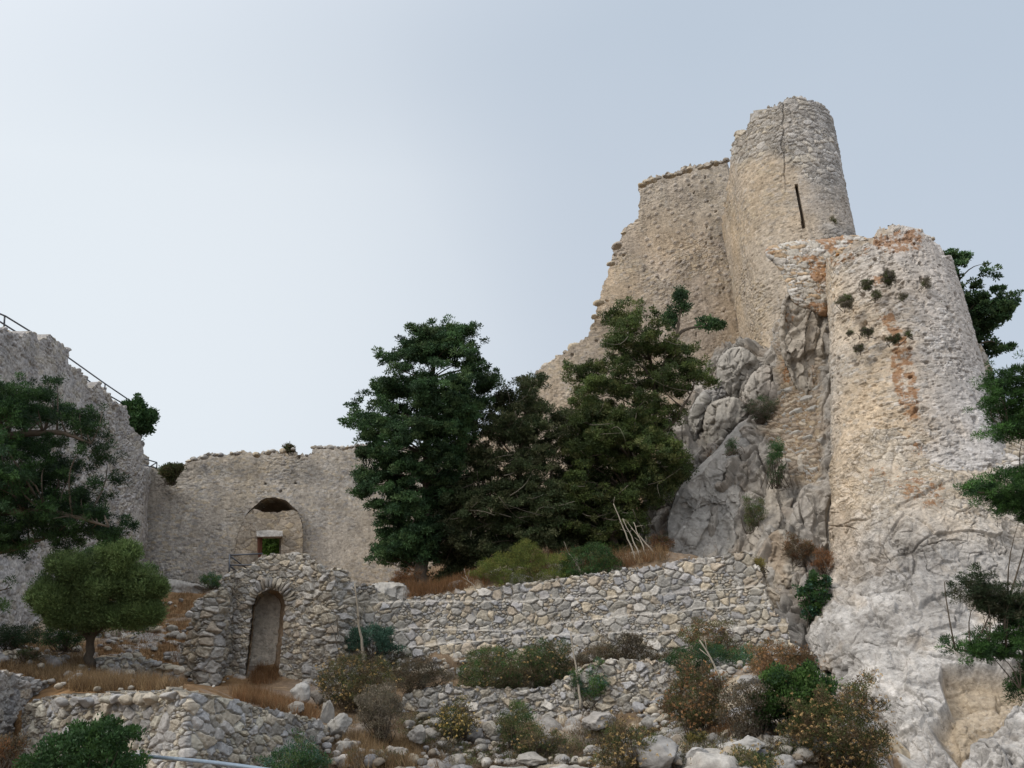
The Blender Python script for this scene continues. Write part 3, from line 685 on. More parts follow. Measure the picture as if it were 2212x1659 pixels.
def tower_rows(rowspec, angs, flank):
    rows = []
    for (x, y, z, r) in rowspec:
        row = [np.array([x + r * math.cos(math.radians(a)), y + r * math.sin(math.radians(a)), z]) for a in angs]
        L = row[-1]
        for fx, fy in flank: row.append(L + np.array([fx, fy, 0]))
        rows.append(row)
    return rows
c0 = P(1768, 770, 42.0); r = 2.62
zt, zb = zrow(c0[:2], 190), zrow(c0[:2], 860)
angs = [100, 60, 25, 0, -25, -50, -75, -100, -125, -150, -172]
rows = tower_rows([(c0[0], c0[1], z, r) for z in (zt, (zt * 2 + zb) / 3, (zt + zb * 2) / 3, zb)], angs, [(0.05, 1.2), (0.12, 2.6), (0.2, 4.2), (0.5, 5.2)])
UTTOP = [(1500,560),(1555,520),(1566,435),(1578,357),(1582,312),(1595,283),(1611,282),(1617,267),(1644,248),(1656,236),(1679,230),(1697,216),(1706,219),(1714,213),(1738,212),(1750,220),(1773,226),(1783,234),(1795,260),(1900,262)]
def ut_surf(S):
    h, c, li = f_masonry(0.17, 0.04, 63, (.47,.38,.275), (.43,.375,.31), warm, cover=0.6, bulge=0.12)(S)
    U, V = S['U'], S['V']
    hr, cr_, _ = f_rubble(0.42, 0.24, 0.06, 64, [(.36,.33,.29),(.42,.40,.37),(.47,.45,.42),(.33,.31,.28),(.45,.41,.34)], bulge=0.1, joint=(.2,.18,.15))(S)
    # upper courses and the right-hand curve have lost their mortar
    w = sst(0.35, 0.65, sst(430, 240, S['py'] + 0.0 * S['px']) + 0.55 * sst(1700, 1800, S['px'] - (S['py'] - 500) * 0.2) + 0.5 * fbm(S['X'] * 0.5, 3, 66))[..., None]
    crk = np.abs(S['px'] - (1690 + (S['py'] - 260) * 0.03 + 9 * fbm(S['X'] * 1.3, 3, 68)))
    h = h * (1 - w[..., 0]) + hr * w[..., 0] - 0.10 * (1 - sst(0.5, 2.4, crk)) * sst(430, 380, S['py'])
    c = c * (1 - w) + cr_ * w
    gr = (sst(1680, 1850, S['px'] - (S['py'] - 500) * 0.2 + 70 * fbm(S['X'] * 0.9, 4, 67)) * 0.6)[..., None]
    c = c * (1 - gr) + (c.mean(-1, keepdims=True) * np.array((1.08, 1.07, 1.08))) * gr
    return h, c, 0.0
SLIT = [(1716,397),(1724,396),(1742,491),(1733,494)]
G = Geo()
e = empty('upper_round_tower', P(1768, 760, 42), 'topmost pale round tower with tall dark arrow slit and broken rim', 'tower')
patch(G, rows, rs_(44, 1.2), ut_surf, top=UTTOP, cut=[SLIT], thick=0.7)
capstones(G, UTTOP[5:18], lambda x: np.interp(x, [1595, 1690, 1790], [48.5, 46.5, 47.2]), R, (9, 20), (0.16, 0.3), skip=0.2, drop=3)
G.obj('wall', M_TOWER, e)
G = Geo()
pl = [P(1715,392,43.3), P(1725,392,43.3)]; pm = [P(1731,497,41.9), P(1742,497,41.9)]
a = [P(1712,392,43.9), P(1728,392,43.9)]; b_ = [P(1729,497,42.5), P(1745,497,42.5)]
G.add([a[0], a[1], b_[1], b_[0], a[0] + [0.1,.4,0], a[1] + [0.1,.4,0], b_[1] + [0.1,.4,0], b_[0] + [0.1,.4,0]], q=[(0,3,2,1),(4,5,6,7),(0,1,5,4),(1,2,6,5),(2,3,7,6),(3,0,4,7)], c=(.02,.02,.022))
G.obj('arrow_slit', M_DARK, e, smooth=False)

# ------------------------------------------------------------------ lower round tower
xy = P(1965, 950, 31.6)[:2]
def lt(py, rad, dx): return (xy[0] + dx, xy[1], zrow((xy[0] + dx, xy[1]), py), rad)
LTR = [lt(440, 1.95, 0.62), lt(600, 2.26, 0.42), lt(780, 2.60, 0.2), lt(950, 2.95, 0.0), lt(1110, 3.3, -0.1)]
angs = [110, 70, 35, 5, -20, -45, -70, -95, -120, -145, -165]
rows = tower_rows(LTR, angs, [(0.2, 1.0), (0.45, 2.0), (0.8, 3.2)])
LTTOP = [(1740,640),(1761,600),(1785,561),(1808,549),(1839,537),(1875,527),(1884,526),(1886,510),(1929,506),(1932,493),(1965,493),(1988,498),(2007,510),(2027,528),(2040,552),(2100,560)]
LSTREAK = [(1905,690),(1935,730),(1925,800),(1945,870),(1960,905),(1985,900),(1975,830),(1965,760),(1950,720),(1925,680)]
LTZ = [(LSTREAK, 1.0), ([(1886,505),(1935,488),(1990,495),(1985,530),(1930,545),(1890,530)], 1.0), ([(1890,600),(1905,598),(1905,615),(1890,613)], 1.0), ([(1780,555),(1880,520),(1880,545),(1800,575)], 0.7), ([(1960,940),(2000,990),(2010,1010),(1970,1000)], 0.9)]
def lt_surf(S):
    h, c, li = f_masonry(0.14, 0.034, 73, (.52,.425,.315), (.47,.43,.385), [(.42,.37,.30),(.50,.47,.43),(.55,.53,.50),(.38,.34,.29)], cover=0.62, bulge=0.12, holes=0.22, pk=1.8, lich=lich_zone(LTZ, 16))(S)
    p = fbm(S['X'] * 5.5, 4, 75); h = h - 0.06 * sst(0.2, 0.42, p) * sst(-0.4, 0.1, fbm(S['X'] * 0.6, 2, 76))
    gr = (sst(1850, 2060, S['px'] - (S['py'] - 700) * 0.2 + 90 * fbm(S['X'] * 0.9, 4, 77)) * 0.7)[..., None]
    c = c * (1 - gr) + (c.mean(-1, keepdims=True) * np.array((1.16, 1.15, 1.17))) * gr
    return h, c, li
G = Geo()
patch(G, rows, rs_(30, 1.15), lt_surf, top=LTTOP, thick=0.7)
capstones(G, LTTOP[3:14], 32.2, R, (9, 20), (0.08, 0.16), skip=0.4, cols=[(.45,.40,.33),(.5,.47,.43),(.38,.2,.08)])
tag(G.obj('lower_round_tower', M_TOWER), 'stout pale round tower streaked with orange lichen on the white cliff', 'tower')
G = Geo()       # rubble foot of the tower running out to the right
rowsb = [[P(2050,735,34.5),P(2085,735,32.6),P(2118,742,31.6),P(2135,790,31.6),P(2160,860,32),P(2230,930,33),P(2500,1000,35)],
         [P(2050,900,33),P(2085,900,31.2),P(2130,900,30.3),P(2170,930,30.2),P(2230,960,30.5),P(2320,980,31),P(2560,1040,33)],
         [P(2010,1010,30),P(2060,1010,28.9),P(2130,1010,28.5),P(2190,1010,28.5),P(2260,1020,28.7),P(2340,1030,29),P(2580,1070,31)],
         [P(1990,1110,28.6),P(2060,1110,27.8),P(2130,1110,27.6),P(2190,1110,27.6),P(2260,1110,27.8),P(2340,1110,28),P(2580,1110,30)]]
patch(G, rowsb, rs_(29, 1.2), f_rubble(0.42, 0.26, 0.13, 83, [(.46,.44,.42),(.42,.40,.37),(.5,.48,.46),(.44,.39,.32)], warp=0.5, bulge=0.3), thick=0.8, backdir=np.array([0.55,0.83,0]), top=[(1990,740),(2090,734),(2115,742),(2130,772),(2145,800),(2160,860),(2212,935),(2340,960)])
tag(G.obj('rubble_footing', M_RUBBLE), 'coarse grey rubble masonry at the right foot of the lower round tower', 'stone footing')
G = Geo()       # lichened wall between the two towers
LK = [(1648,545),(1662,532),(1700,521),(1760,517),(1800,514),(1838,508),(1858,508),(1890,522),(1892,560),(1825,590),(1800,620),(1795,660),(1790,690),(1740,668),(1708,655),(1697,606),(1680,572)]
inflate(G, LK, 35.2, 0.7, f_rubble(0.36, 0.15, 0.07, 87, [(.50,.47,.43),(.45,.42,.37),(.4,.37,.33),(.55,.53,.50)], bulge=0.12, warp=0.3) if False else
        (lambda S: (lambda r: (r[0], r[1], 0.30 + 0.85 * sst(-0.2, 0.3, fbm(S['X'] * 1.6, 3, 85))))(f_rubble(0.36, 0.15, 0.07, 87, [(.50,.47,.43),(.45,.42,.37),(.42,.32,.22),(.55,.53,.50)], bulge=0.12, warp=0.3)(S))), slope=0.012, edge=60)
tag(G.obj('lichened_link_wall', M_RUBBLE), 'thin coursed wall covered in orange lichen between the two round towers', 'wall')

# ------------------------------------------------------------------ cliffs and boulders
CG = [[(1830,930,34.5),(1812,925,31),(1870,930,29.6),(1960,925,29.0),(2080,925,29.0),(2190,925,29.6),(2330,925,30),(2590,925,30.6),(2750,925,34.0)],
      [(1835,1020,33.5),(1795,1035,30.2),(1862,1020,28.75),(1960,1010,28.2),(2085,1005,28.1),(2190,1000,28.6),(2330,1000,29),(2590,1000,29.6),(2750,1000,33.0)],
      [(1850,1120,33),(1800,1120,29.5),(1870,1110,27.4),(1960,1100,26.6),(2090,1090,26.6),(2190,1080,27),(2330,1080,27),(2590,1080,27.6),(2750,1080,31.0)],
      [(1850,1230,31),(1798,1222,28.3),(1860,1230,26.4),(1970,1230,25.4),(2090,1230,25.2),(2200,1230,25.3),(2340,1230,25.5),(2600,1230,26.1),(2760,1230,29.5)],
      [(1800,1370,28),(1750,1365,26.2),(1840,1370,24.2),(1960,1370,23.1),(2090,1370,22.8),(2200,1370,22.6),(2350,1370,22.6),(2610,1370,23.2),(2770,1370,26.6)],
      [(1865,1480,26),(1806,1480,24),(1880,1490,22.3),(1990,1500,21.3),(2100,1500,20.8),(2220,1500,20.3),(2360,1500,20),(2620,1500,20.6),(2780,1500,24.0)],
      [(1950,1590,24),(1892,1592,22),(1950,1600,20.5),(2030,1600,19.7),(2120,1600,19.2),(2230,1600,18.7),(2370,1600,18.3),(2630,1600,18.9),(2790,1600,22.3)],
      [(1960,1740,22),(1890,1740,20.5),(1950,1740,19),(2030,1740,18.3),(2120,1740,17.8),(2230,1740,17.2),(2380,1740,16.8),(2640,1740,17.4),(2800,1740,20.8)]]
TAN = [(2031,1426),(2090,1424),(2180,1440),(2230,1400),(2230,1500),(2150,1560),(2095,1600),(2080,1670),(2020,1600),(2000,1560),(2040,1510),(2025,1460)]
CLZ = [([(1950,1045),(2000,1035),(2040,1050),(2030,1090),(1960,1085)], 0.8), ([(1870,1020),(1960,1000),(1990,1030),(1900,1060)], 0.55)]
def cliff_surf(S):
    h, c, li = f_rock(103, 0.28, (.35,.335,.32), (.455,.44,.425), crack=0.12, pit=0.05, fluted=0.07, fiss=0.9, mid=0.2, block=(1.3, 1.5, 0.17, 0.3), scale=0.62, strat=0.06, lich=lich_zone(CLZ, 30), dirt=(.42,.33,.23), dirtamt=0.35)(S)
    px, py = S['px'], S['py']
    up = sst(1200, 1040, py + 40 * fbm(S['X'] * 0.8, 3, 105))[..., None]
    hr, cr_, _ = f_rubble(0.34, 0.19, 0.06, 106, [(.46,.41,.34),(.50,.46,.40),(.42,.36,.28),(.54,.51,.47)], bulge=0.0, warp=0.6)(S)
    mz = (up[..., 0] * sst(-0.1, 0.2, fbm(S['X'] * 0.7 + 7, 3, 107)))
    h = h * (1 - 0.6 * up[..., 0]) + hr * mz
    c = c * (1 - up * 0.6) + np.array((.52,.43,.32)) * up * 0.6
    c = c * (1 - mz[..., None] * 0.7) + cr_ * mz[..., None] * 0.7
    lw = (sst(1900, 1820, px - (py - 1100) * -0.02) * sst(1330, 1150, py) * 0.5)[..., None]
    c = c * (1 - lw) + np.array((.53,.42,.30)) * lw
    ins = inpoly(px, py, TAN); dd = polydist(px, py, TAN)
    t = np.where(ins, sst(0, 16, dd), 0) * sst(-0.6, -0.1, fbm(S['X'] * 1.0, 3, 108))
    h = h - 0.55 * t
    c = c * (1 - 0.75 * t[..., None]) + np.array((.40,.32,.22)) * 0.75 * t[..., None]
    pxw = px + 8 * fbm(S['X'] * 1.5, 4, 109); pyw = py + 8 * fbm(S['X'] * 1.5 + 5, 4, 110)
    for (x0, y0, x1, y1, ww) in ((1800,1140,1905,1110,2.4),(1905,1110,2035,1046,3.2),(1890,1395,2000,1370,2),(2010,1468,2110,1432,3),(2080,1600,2120,1545,3),(2120,1545,2180,1490,3),(1790,1130,1850,1145,2),(1980,1180,2090,1165,2)):
        L = math.hypot(x1 - x0, y1 - y0); tt = np.clip(((px - x0) * (x1 - x0) + (py - y0) * (y1 - y0)) / L ** 2, 0, 1)
        tt = np.clip(((pxw - x0) * (x1 - x0) + (pyw - y0) * (y1 - y0)) / L ** 2, 0, 1)
        q = np.hypot(pxw - x0 - tt * (x1 - x0), pyw - y0 - tt * (y1 - y0)); h = h - 0.09 * (1 - sst(ww * 0.2, ww * 1.2, q)) * np.sin(math.pi * np.clip(tt, 0.06, 0.94)) ** 0.5
    return h, c, li
G = Geo()
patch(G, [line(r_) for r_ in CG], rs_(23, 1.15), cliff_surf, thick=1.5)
tag(G.obj('white_cliff', M_CLIFF), kind='structure')
RB = [[(1300,720,41),(1400,720,41),(1560,715,41.2),(1640,700,39.5),(1700,640,38),(1790,620,36),(1900,620,34.5)],
      [(1290,850,39.5),(1390,850,39),(1520,850,38.2),(1610,845,36.8),(1700,830,35.2),(1785,830,34),(1880,830,33)],
      [(1290,1000,36.5),(1390,1000,36),(1500,1000,35),(1600,1000,33.8),(1690,1000,32.6),(1780,1000,31.5),(1860,1000,31)],
      [(1290,1150,34.2),(1390,1150,33.6),(1500,1150,32.8),(1600,1150,31.8),(1690,1150,30.4),(1780,1150,29.6),(1850,1150,29.6)],
      [(1290,1300,31.5),(1390,1300,31),(1500,1300,30.4),(1600,1300,29.6),(1690,1300,28.2),(1770,1300,27.6),(1840,1300,27.8)],
      [(1290,1450,29.5),(1390,1450,29),(1500,1450,28.4),(1600,1450,27.4),(1690,1450,25.8),(1770,1450,25.2),(1840,1450,25.4)]]
BRZ = [(1690,700),(1768,690),(1768,950),(1765,1040),(1700,1030),(1680,960),(1650,930),(1690,850)]
def rb_surf(S):
    h, c, li = f_rock(123, 0.6, (.34,.315,.285), (.275,.26,.24), crack=0.2, scale=0.7, fluted=0.12, mid=0.2, block=(0.9, 1.9, 0.55, 0.25), dirt=(.24,.17,.11), dirtamt=0.35)(S)
    ins = inpoly(S['px'], S['py'], BRZ); m = np.where(ins, 1, np.clip(1 - polydist(S['px'], S['py'], BRZ) / 20, 0, 1))
    hr, cr_, _ = f_rubble(0.34, 0.18, 0.13, 126, [(.31,.25,.18),(.28,.235,.19),(.36,.31,.25),(.25,.20,.15),(.33,.32,.30)], joint=(.22,.15,.09), bulge=0.2, warp=0.6)(S)
    return h * (1 - m) + hr * m, c * (1 - m[..., None]) + cr_ * m[..., None], lich_zone([([(1690,780),(1730,790),(1720,830),(1690,820)], 0.8)], 15)(S)
G = Geo(); patch(G, [line(r_) for r_ in RB], rs_(32, 1.3), rb_surf, thick=1.2, top=[(1250,1200),(1290,1180),(1380,1090),(1430,960),(1490,850),(1545,765),(1600,742),(1650,735),(1690,660),(1750,640),(1900,600)])
tag(G.obj('rocky_cliff', M_ROCK), kind='structure')
def wl_surf(S):     # big boulder: white lichen rosettes
    h, c, li = f_rock(133, 0.3, (.30,.293,.28), (.355,.34,.32), crack=0.08, scale=0.35, fluted=0.10, mid=0.15, block=(1.6, 2.2, 0.26, 0.5))(S)
    X = S['X']; e, r1, r2, r3, ox, oy = vor(S['U'] / 0.42, S['V'] / 0.42, 134, 0.9, 0.0)
    z = sst(1000, 1060, S['py'] + 0 * S['px']) * sst(1560, 1520, S['px']) * sst(-0.1, 0.15, fbm(X * 0.9, 3, 136))
    m = ((r1 > 0.5) * (1 - sst(0.05, 0.12 + 0.12 * r2, np.hypot(ox, oy) + 0.07 * fbm(X * 7, 3, 135))) * z)[..., None]
    return h, c * (1 - m) + np.array((.70,.69,.67)) * m, li
def boulder(name, label, poly, d0, bulge, surf, **k):
    G = Geo(); inflate(G, poly, d0, bulge, surf, **k); return tag(G.obj(name, M_ROCK), label, 'boulder')
boulder('boulder', 'huge smooth grey boulder spotted with white lichen beside the trees', [(1440,1110),(1462,1060),(1479,1035),(1520,995),(1553,965),(1585,925),(1623,898),(1650,905),(1676,925),(1688,975),(1664,1045),(1650,1110),(1622,1160),(1604,1205),(1570,1245),(1500,1252),(1455,1240),(1440,1160)], 32.0, 1.6, wl_surf, slope=0.010, edge=110)
gr = f_rock(143, 0.18, (.35,.33,.30), (.30,.285,.26), crack=0.2, scale=0.7, fluted=0.1, mid=0.2, block=(0.7, 1.2, 0.20, 0.2))
boulder('boulder', 'rounded grey boulder directly below the foot of the upper round tower', [(1548,775),(1575,752),(1605,748),(1632,765),(1640,800),(1628,850),(1600,872),(1565,868),(1546,830)], 37.6, 1.0, gr, edge=45)
boulder('boulder', 'pale rock shoulder just above the huge lichen-spotted boulder', [(1522,885),(1545,862),(1590,855),(1612,872),(1625,900),(1590,925),(1560,960),(1530,975),(1518,930)], 35.8, 1.0, f_rock(144, 0.18, (.37,.345,.31), (.33,.31,.28), crack=0.2, scale=0.7, fluted=0.1, mid=0.2, block=(0.7, 1.2, 0.20, 0.2)), edge=45)
boulder('boulder', 'broad rock between the small rounded boulder and the brown rubble patch', [(1600,850),(1625,800),(1665,785),(1705,800),(1712,845),(1680,880),(1640,890),(1610,880)], 36.0, 0.9, f_rock(145, 0.18, (.36,.335,.30), (.32,.29,.26), crack=0.2, scale=0.8, fluted=0.1, mid=0.2, block=(0.7, 1.2, 0.20, 0.2)), edge=45)
boulder('boulder', 'dark angular rock left of the pale rock shoulder, next to the tree', [(1485,900),(1510,850),(1560,825),(1572,850),(1540,880),(1525,940),(1500,985),(1480,960)], 36.4, 0.8, f_rock(146, 0.3, (.27,.26,.25), (.31,.30,.28), block=(0.5, 0.9, 0.3, 0.2), scale=0.9), edge=40)
boulder('rock_spur', 'tall narrow grey rock wedged under the lichened link wall', [(1690,640),(1720,628),(1765,620),(1792,640),(1790,760),(1785,850),(1750,868),(1722,845),(1700,800),(1683,740)], 34.4, 0.45, f_rock(199, 0.3, (.37,.33,.28), (.33,.30,.26), scale=0.8, crack=0.12, mid=0.25, block=(0.5, 1.2, 0.4, 0.1), lich=lich_zone([([(1690,680),(1715,670),(1710,700)], .7), ([(1740,800),(1760,790),(1755,830)], .7)], 12)), edge=28)
flut = f_rock(148, 0.18, (.345,.315,.275), (.38,.345,.30), crack=0.05, block=(0.8, 2.6, 0.22, 0.1), scale=0.6, fluted=0.22)
boulder('rock_pillar', 'fluted grey rock pillar against the left edge of the white cliff', [(1713,985),(1735,962),(1765,965),(1785,985),(1795,1040),(1806,1120),(1800,1205),(1770,1225),(1735,1190),(1722,1100)], 31.0, 1.1, flut, slope=0.008, edge=50)
boulder('rock_pillar', 'slanting ribbed rock between the huge boulder and the fluted pillar', [(1655,1050),(1690,985),(1712,1010),(1722,1090),(1745,1190),(1760,1260),(1700,1230),(1640,1215),(1606,1195),(1625,1160),(1652,1110)], 30.8, 1.0, f_rock(149, 0.22, (.38,.345,.30), (.34,.31,.275), crack=0.08, block=(0.8, 2.0, 0.3, 0.3), scale=0.6, fluted=0.15), slope=0.008, edge=55)
boulder('boulder', 'tall tongue of brownish rock at the right end of the terrace wall', [(1645,1180),(1660,1155),(1690,1140),(1720,1170),(1750,1215),(1770,1250),(1752,1320),(1742,1390),(1715,1372),(1680,1330),(1655,1275)], 28.6, 1.1, f_rock(150, 0.24, (.385,.35,.30), (.33,.30,.26), crack=0.08, block=(0.8, 1.6, 0.28, 0.1), scale=0.7, fluted=0.08, dirt=(.22,.15,.09), dirtamt=0.5), slope=0.006, edge=45)
wr = f_rock(151, 0.3, (.43,.42,.41), (.37,.355,.34), crack=0.12, scale=0.8, pit=0.05)
boulder('rock_outcrop', 'pale jagged rock outcrop under the battlement wall, behind the olive tree', [(-40,1185),(40,1190),(110,1198),(160,1188),(205,1225),(190,1290),(115,1335),(60,1352),(-40,1362)], 30.5, 1.3, wr, slope=0.012, edge=70)
boulder('rock_outcrop', 'stony bank at the left foot of the pale gate wall', [(290,1200),(330,1240),(420,1262),(470,1262),(440,1285),(400,1300),(340,1300),(300,1260)], 39.6, 0.9, f_rock(152, 0.3, (.38,.37,.355), (.42,.41,.39), crack=0.15, scale=1.2), edge=40)
boulder('boulder', 'flat-topped grey boulder at the left end of the long terrace wall', [(765,1310),(775,1275),(815,1258),(865,1256),(885,1272),(888,1300),(840,1320)], 28.6, 0.7, f_rock(153, 0.15, (.37,.36,.34), (.40,.38,.35), scale=0.8), edge=35)

# ------------------------------------------------------------------ ruined gatehouse with the arched doorway
GTOP = [(370,1520),(388,1459),(393,1412),(402,1383),(414,1350),(419,1319),(428,1297),(449,1287),(470,1276),(481,1251),(492,1237),(520,1231),(546,1229),(548,1219),(567,1203),(592,1197),(657,1197),(671,1205),(700,1229),(735,1229),(751,1235),(762,1262),(800,1263),(843,1297),(880,1330)]
GARCH = [(531,1478),(533,1459),(544,1365),(549,1306),(556,1290),(567,1280),(585,1273),(603,1277),(614,1289),(619,1305),(614,1365),(606,1441),(603,1478)]
gx_t = [404,414,446,482,502,536,580,624,670,712,762,850]; gx_b = [378,386,426,468,490,528,572,620,674,726,776,860]
gdp = [29,27.0,25.9,26.0,26.9,26.75,26.6,26.5,25.9,25.5,26.2,27.6]
rows = [[P(x, 1180, d + 1.3) for x, d in zip(gx_t, gdp)], [P((x + z) / 2, 1340, d + 0.6) for x, z, d in zip(gx_t, gx_b, gdp)], [P(x, 1505, d) for x, d in zip(gx_b, gdp)]]
e = empty('ruined_gatehouse', P(600, 1480, 26.2), 'ruined rubble gatehouse with narrow round-arched doorway below the gate wall', 'gatehouse')
G = Geo()
GC = [(.40,.37,.32),(.36,.35,.33),(.45,.41,.34),(.33,.31,.28),(.42,.40,.37),(.48,.42,.33),(.38,.33,.27),(.35,.34,.33)]
def gh_surf(S):
    a = f_rubble(0.26, 0.15, 0.08, 161, GC, bulge=0.12, warp=0.35, rough=0.03)(S); b = f_rubble(0.37, 0.23, 0.13, 163, GC, bulge=0.2, warp=0.45, rough=0.045)(S)
    w = np.clip(sst(625, 690, S['px'] + 0 * S['py']) + sst(500, 470, S['px'] + 0 * S['py']), 0, 1) * 0.999
    w = (w > 0.5) * 1.0
    return a[0] * (1 - w) + b[0] * w, a[1] * (1 - w[..., None]) + b[1] * w[..., None], 0.0
patch(G, rows, rs_(26.5, 1.15), gh_surf, top=GTOP, cut=[GARCH], thick=1.3, backdir=np.array([-0.18,0.98,0]))
capstones(G, GTOP[5:22], lambda x: np.interp(x, [420, 500, 620, 750], [27.3, 28.1, 27.9, 27.3]), R, (7, 14), (0.10, 0.22), skip=0.15, cols=GC, drop=2)
G.obj('wall', M_RUBBLE, e)
gs = P(580, 1380, 26.9) - CAM; gs[2] = 0; gs /= np.linalg.norm(gs)
ang = math.radians(13); gb = np.array([gs[0] * math.cos(ang) - gs[1] * math.sin(ang), gs[0] * math.sin(ang) + gs[1] * math.cos(ang), 0])
G = Geo()
garc = GARCH
reveal(G, garc, lambda y: np.interp(y, [1180, 1505], [27.95, 26.65]), gb * 1.0, (.34, .25, .17), 0.05, rough=0.05)
bt = [P(x, 1262, 27.6) + gb * 0.75 for x in (505, 580, 650)]; bb = [P(x, 1490, 26.7) + gb * 0.75 for x in (500, 575, 640)]
patch(G, [bt, bb], 0.02, f_masonry(0.1, 0.02, 171, (.50,.455,.39), (.43,.40,.36), cover=0.75, bulge=0.06), thick=0.4, backdir=gb)
G.obj('passage', M_PLASTER, e)
G = Geo()      # fan of arch stones set on edge
cxa, cya = 585, 1308
for k in range(17):
    a = math.radians(8 + k * 164 / 16); r0_, r1_ = 36, 36 + R.uniform(17, 27)
    ca = np.array([math.cos(a), -math.sin(a) * 1.02]); ta = np.array([-ca[1], ca[0]]) * R.uniform(2.2, 3.4)
    d = 26.98 + 0.0022 * (1380 - cya)
    q = [np.array([cxa, cya]) + ca * r0_ - ta * .8, np.array([cxa, cya]) + ca * r0_ + ta * .8, np.array([cxa, cya]) + ca * r1_ + ta, np.array([cxa, cya]) + ca * r1_ - ta]
    c = P(*(sum(q) / 4), d + 0.05)
    up = P(*((q[2] + q[3]) / 2), d) - P(*((q[0] + q[1]) / 2), d); sd = P(*((q[1] + q[2]) / 2), d) - P(*((q[0] + q[3]) / 2), d)
    L, Wd = np.linalg.norm(up) / 2, np.linalg.norm(sd) / 2; up /= np.linalg.norm(up); sd /= np.linalg.norm(sd); fw = np.cross(up, sd)
    lump(G, c, (Wd * 1.9, 0.13, L * 1.05), R, 6, np.array(GC[R.integers(len(GC))]) * 0.95, 0.12, 3, R=np.stack([sd, fw, up], 1))
G.obj('arch_ring', M_RUBBLE, e)

# ------------------------------------------------------------------ long terrace wall in steps
TTOP = [(735,1262),(762,1262),(775,1290),(838,1299),(902,1293),(1029,1274),(1156,1256),(1283,1239),(1350,1230),(1428,1222),(1442,1215),(1501,1206),(1560,1200),(1618,1192),(1628,1217),(1643,1226),(1650,1261),(1661,1299),(1679,1329),(1702,1342),(1712,1392),(1760,1410)]
LEDGES = [([(735,1380),(845,1360),(1108,1362),(1296,1337),(1369,1329),(1560,1312),(1740,1300)], 0.16), ([(735,1425),(845,1406),(1108,1378),(1296,1370),(1450,1362),(1740,1350)], 0.22), ([(735,1300),(1000,1300),(1296,1292),(1500,1276),(1677,1262),(1740,1262)], 0.09)]
TC = [(.39,.37,.33),(.35,.34,.32),(.44,.40,.33),(.32,.31,.29),(.42,.40,.37),(.47,.41,.32),(.37,.32,.26),(.36,.35,.35),(.46,.44,.41),(.33,.33,.34)]
def tw_surf(S):
    h, c, l = f_rubble(0.27, 0.20, 0.09, 181, TC, joint=(.20,.18,.15), rough=0.022, bulge=0.14, warp=0.3, jw=0.1)(S)
    n = 5 * fbm(S['X'] * 1.2, 2, 183)
    for pts, st in LEDGES:
        p = np.array(pts, float); yl = np.interp(S['px'], p[:, 0], p[:, 1]); h = h + st * sst(-1.5, 2.0, S['py'] + n - yl)
        m = (np.abs(S['py'] + n - yl) < 4)[..., None]; c = np.where(m, c * 0.6 + np.array((.42,.40,.37)) * 0.4, c)
    return h, c, 0.0
G = Geo()
patch(G, vcols([(735,1470,26.7),(900,1462,26.9),(1100,1448,27.0),(1300,1430,26.7),(1500,1420,26.2),(1640,1415,25.8),(1760,1415,25.3)], 3.9), rs_(26.5, 1.1), tw_surf, top=TTOP, thick=1.0, backdir=np.array([0.1,0.99,0]))
capstones(G, TTOP[3:14], lambda x: np.interp(x, [735, 1100, 1740], [27.9, 28.2, 26.6]), R, (9, 15), (0.10, 0.19), skip=0.2, cols=TC, drop=3)
tag(G.obj('terrace_wall', M_RUBBLE), 'long stepped dry-stone terrace wall climbing gently to the right below the trees', 'stone wall')
G = Geo()
LRT = [(850,1550),(875,1500),(960,1480),(1080,1488),(1180,1485),(1225,1462),(1262,1440),(1300,1424),(1440,1430),(1472,1470),(1490,1530)]
patch(G, vcols([(850,1625,23.4),(1000,1622,23.4),(1200,1618,23.2),(1350,1612,22.8),(1490,1600,22.3)], 2.4), rs_(23.4, 1.2), f_rubble(0.28, 0.20, 0.10, 191, TC, bulge=0.22, warp=0.5), top=LRT, thick=0.9, backdir=np.array([0.0,1.0,0]))
capstones(G, LRT[1:-1], lambda x: 24.0, R, (8, 16), (0.1, 0.22), skip=0.25, cols=TC, drop=4)
tag(G.obj('collapsed_wall', M_RUBBLE), 'collapsed lower rubble wall half hidden by shrubs below the long terrace wall', 'stone wall')

# ------------------------------------------------------------------ lower left walls
FT = [(10,1720),(40,1640),(50,1530),(68,1512),(137,1503),(239,1496),(328,1496),(352,1490),(373,1488),(403,1493),(424,1500),(496,1513),(533,1527),(615,1541),(684,1558),(705,1590),(760,1640)]
FC = [(.42,.385,.325),(.36,.345,.315),(.44,.40,.335),(.33,.325,.32),(.45,.43,.37),(.38,.37,.36),(.35,.355,.365),(.44,.40,.32)]
G = Geo()
patch(G, vcols([(5,1790,19.6),(30,1790,18.0),(190,1790,16.8),(320,1790,15.8),(375,1790,15.3),(420,1790,15.4),(560,1790,17.0),(700,1790,18.8),(770,1790,20.0)], 3.6), rs_(16.5, 1.15),
      f_rubble(0.26, 0.18, 0.075, 201, FC, rough=0.02, bulge=0.10, warp=0.35, jw=0.1), top=FT, thick=0.8, backdir=np.array([-0.12,0.99,0]))
capstones(G, FT[4:13], lambda x: np.interp(x, [50, 375, 700], [18.4, 15.9, 19.6]), R, (18, 30), (0.10, 0.19), skip=0.2, cols=FC, drop=8, n=7)
tag(G.obj('corner_wall', M_RUBBLE), 'near dry-stone wall with a rounded corner at the lower left', 'stone wall')
G = Geo()
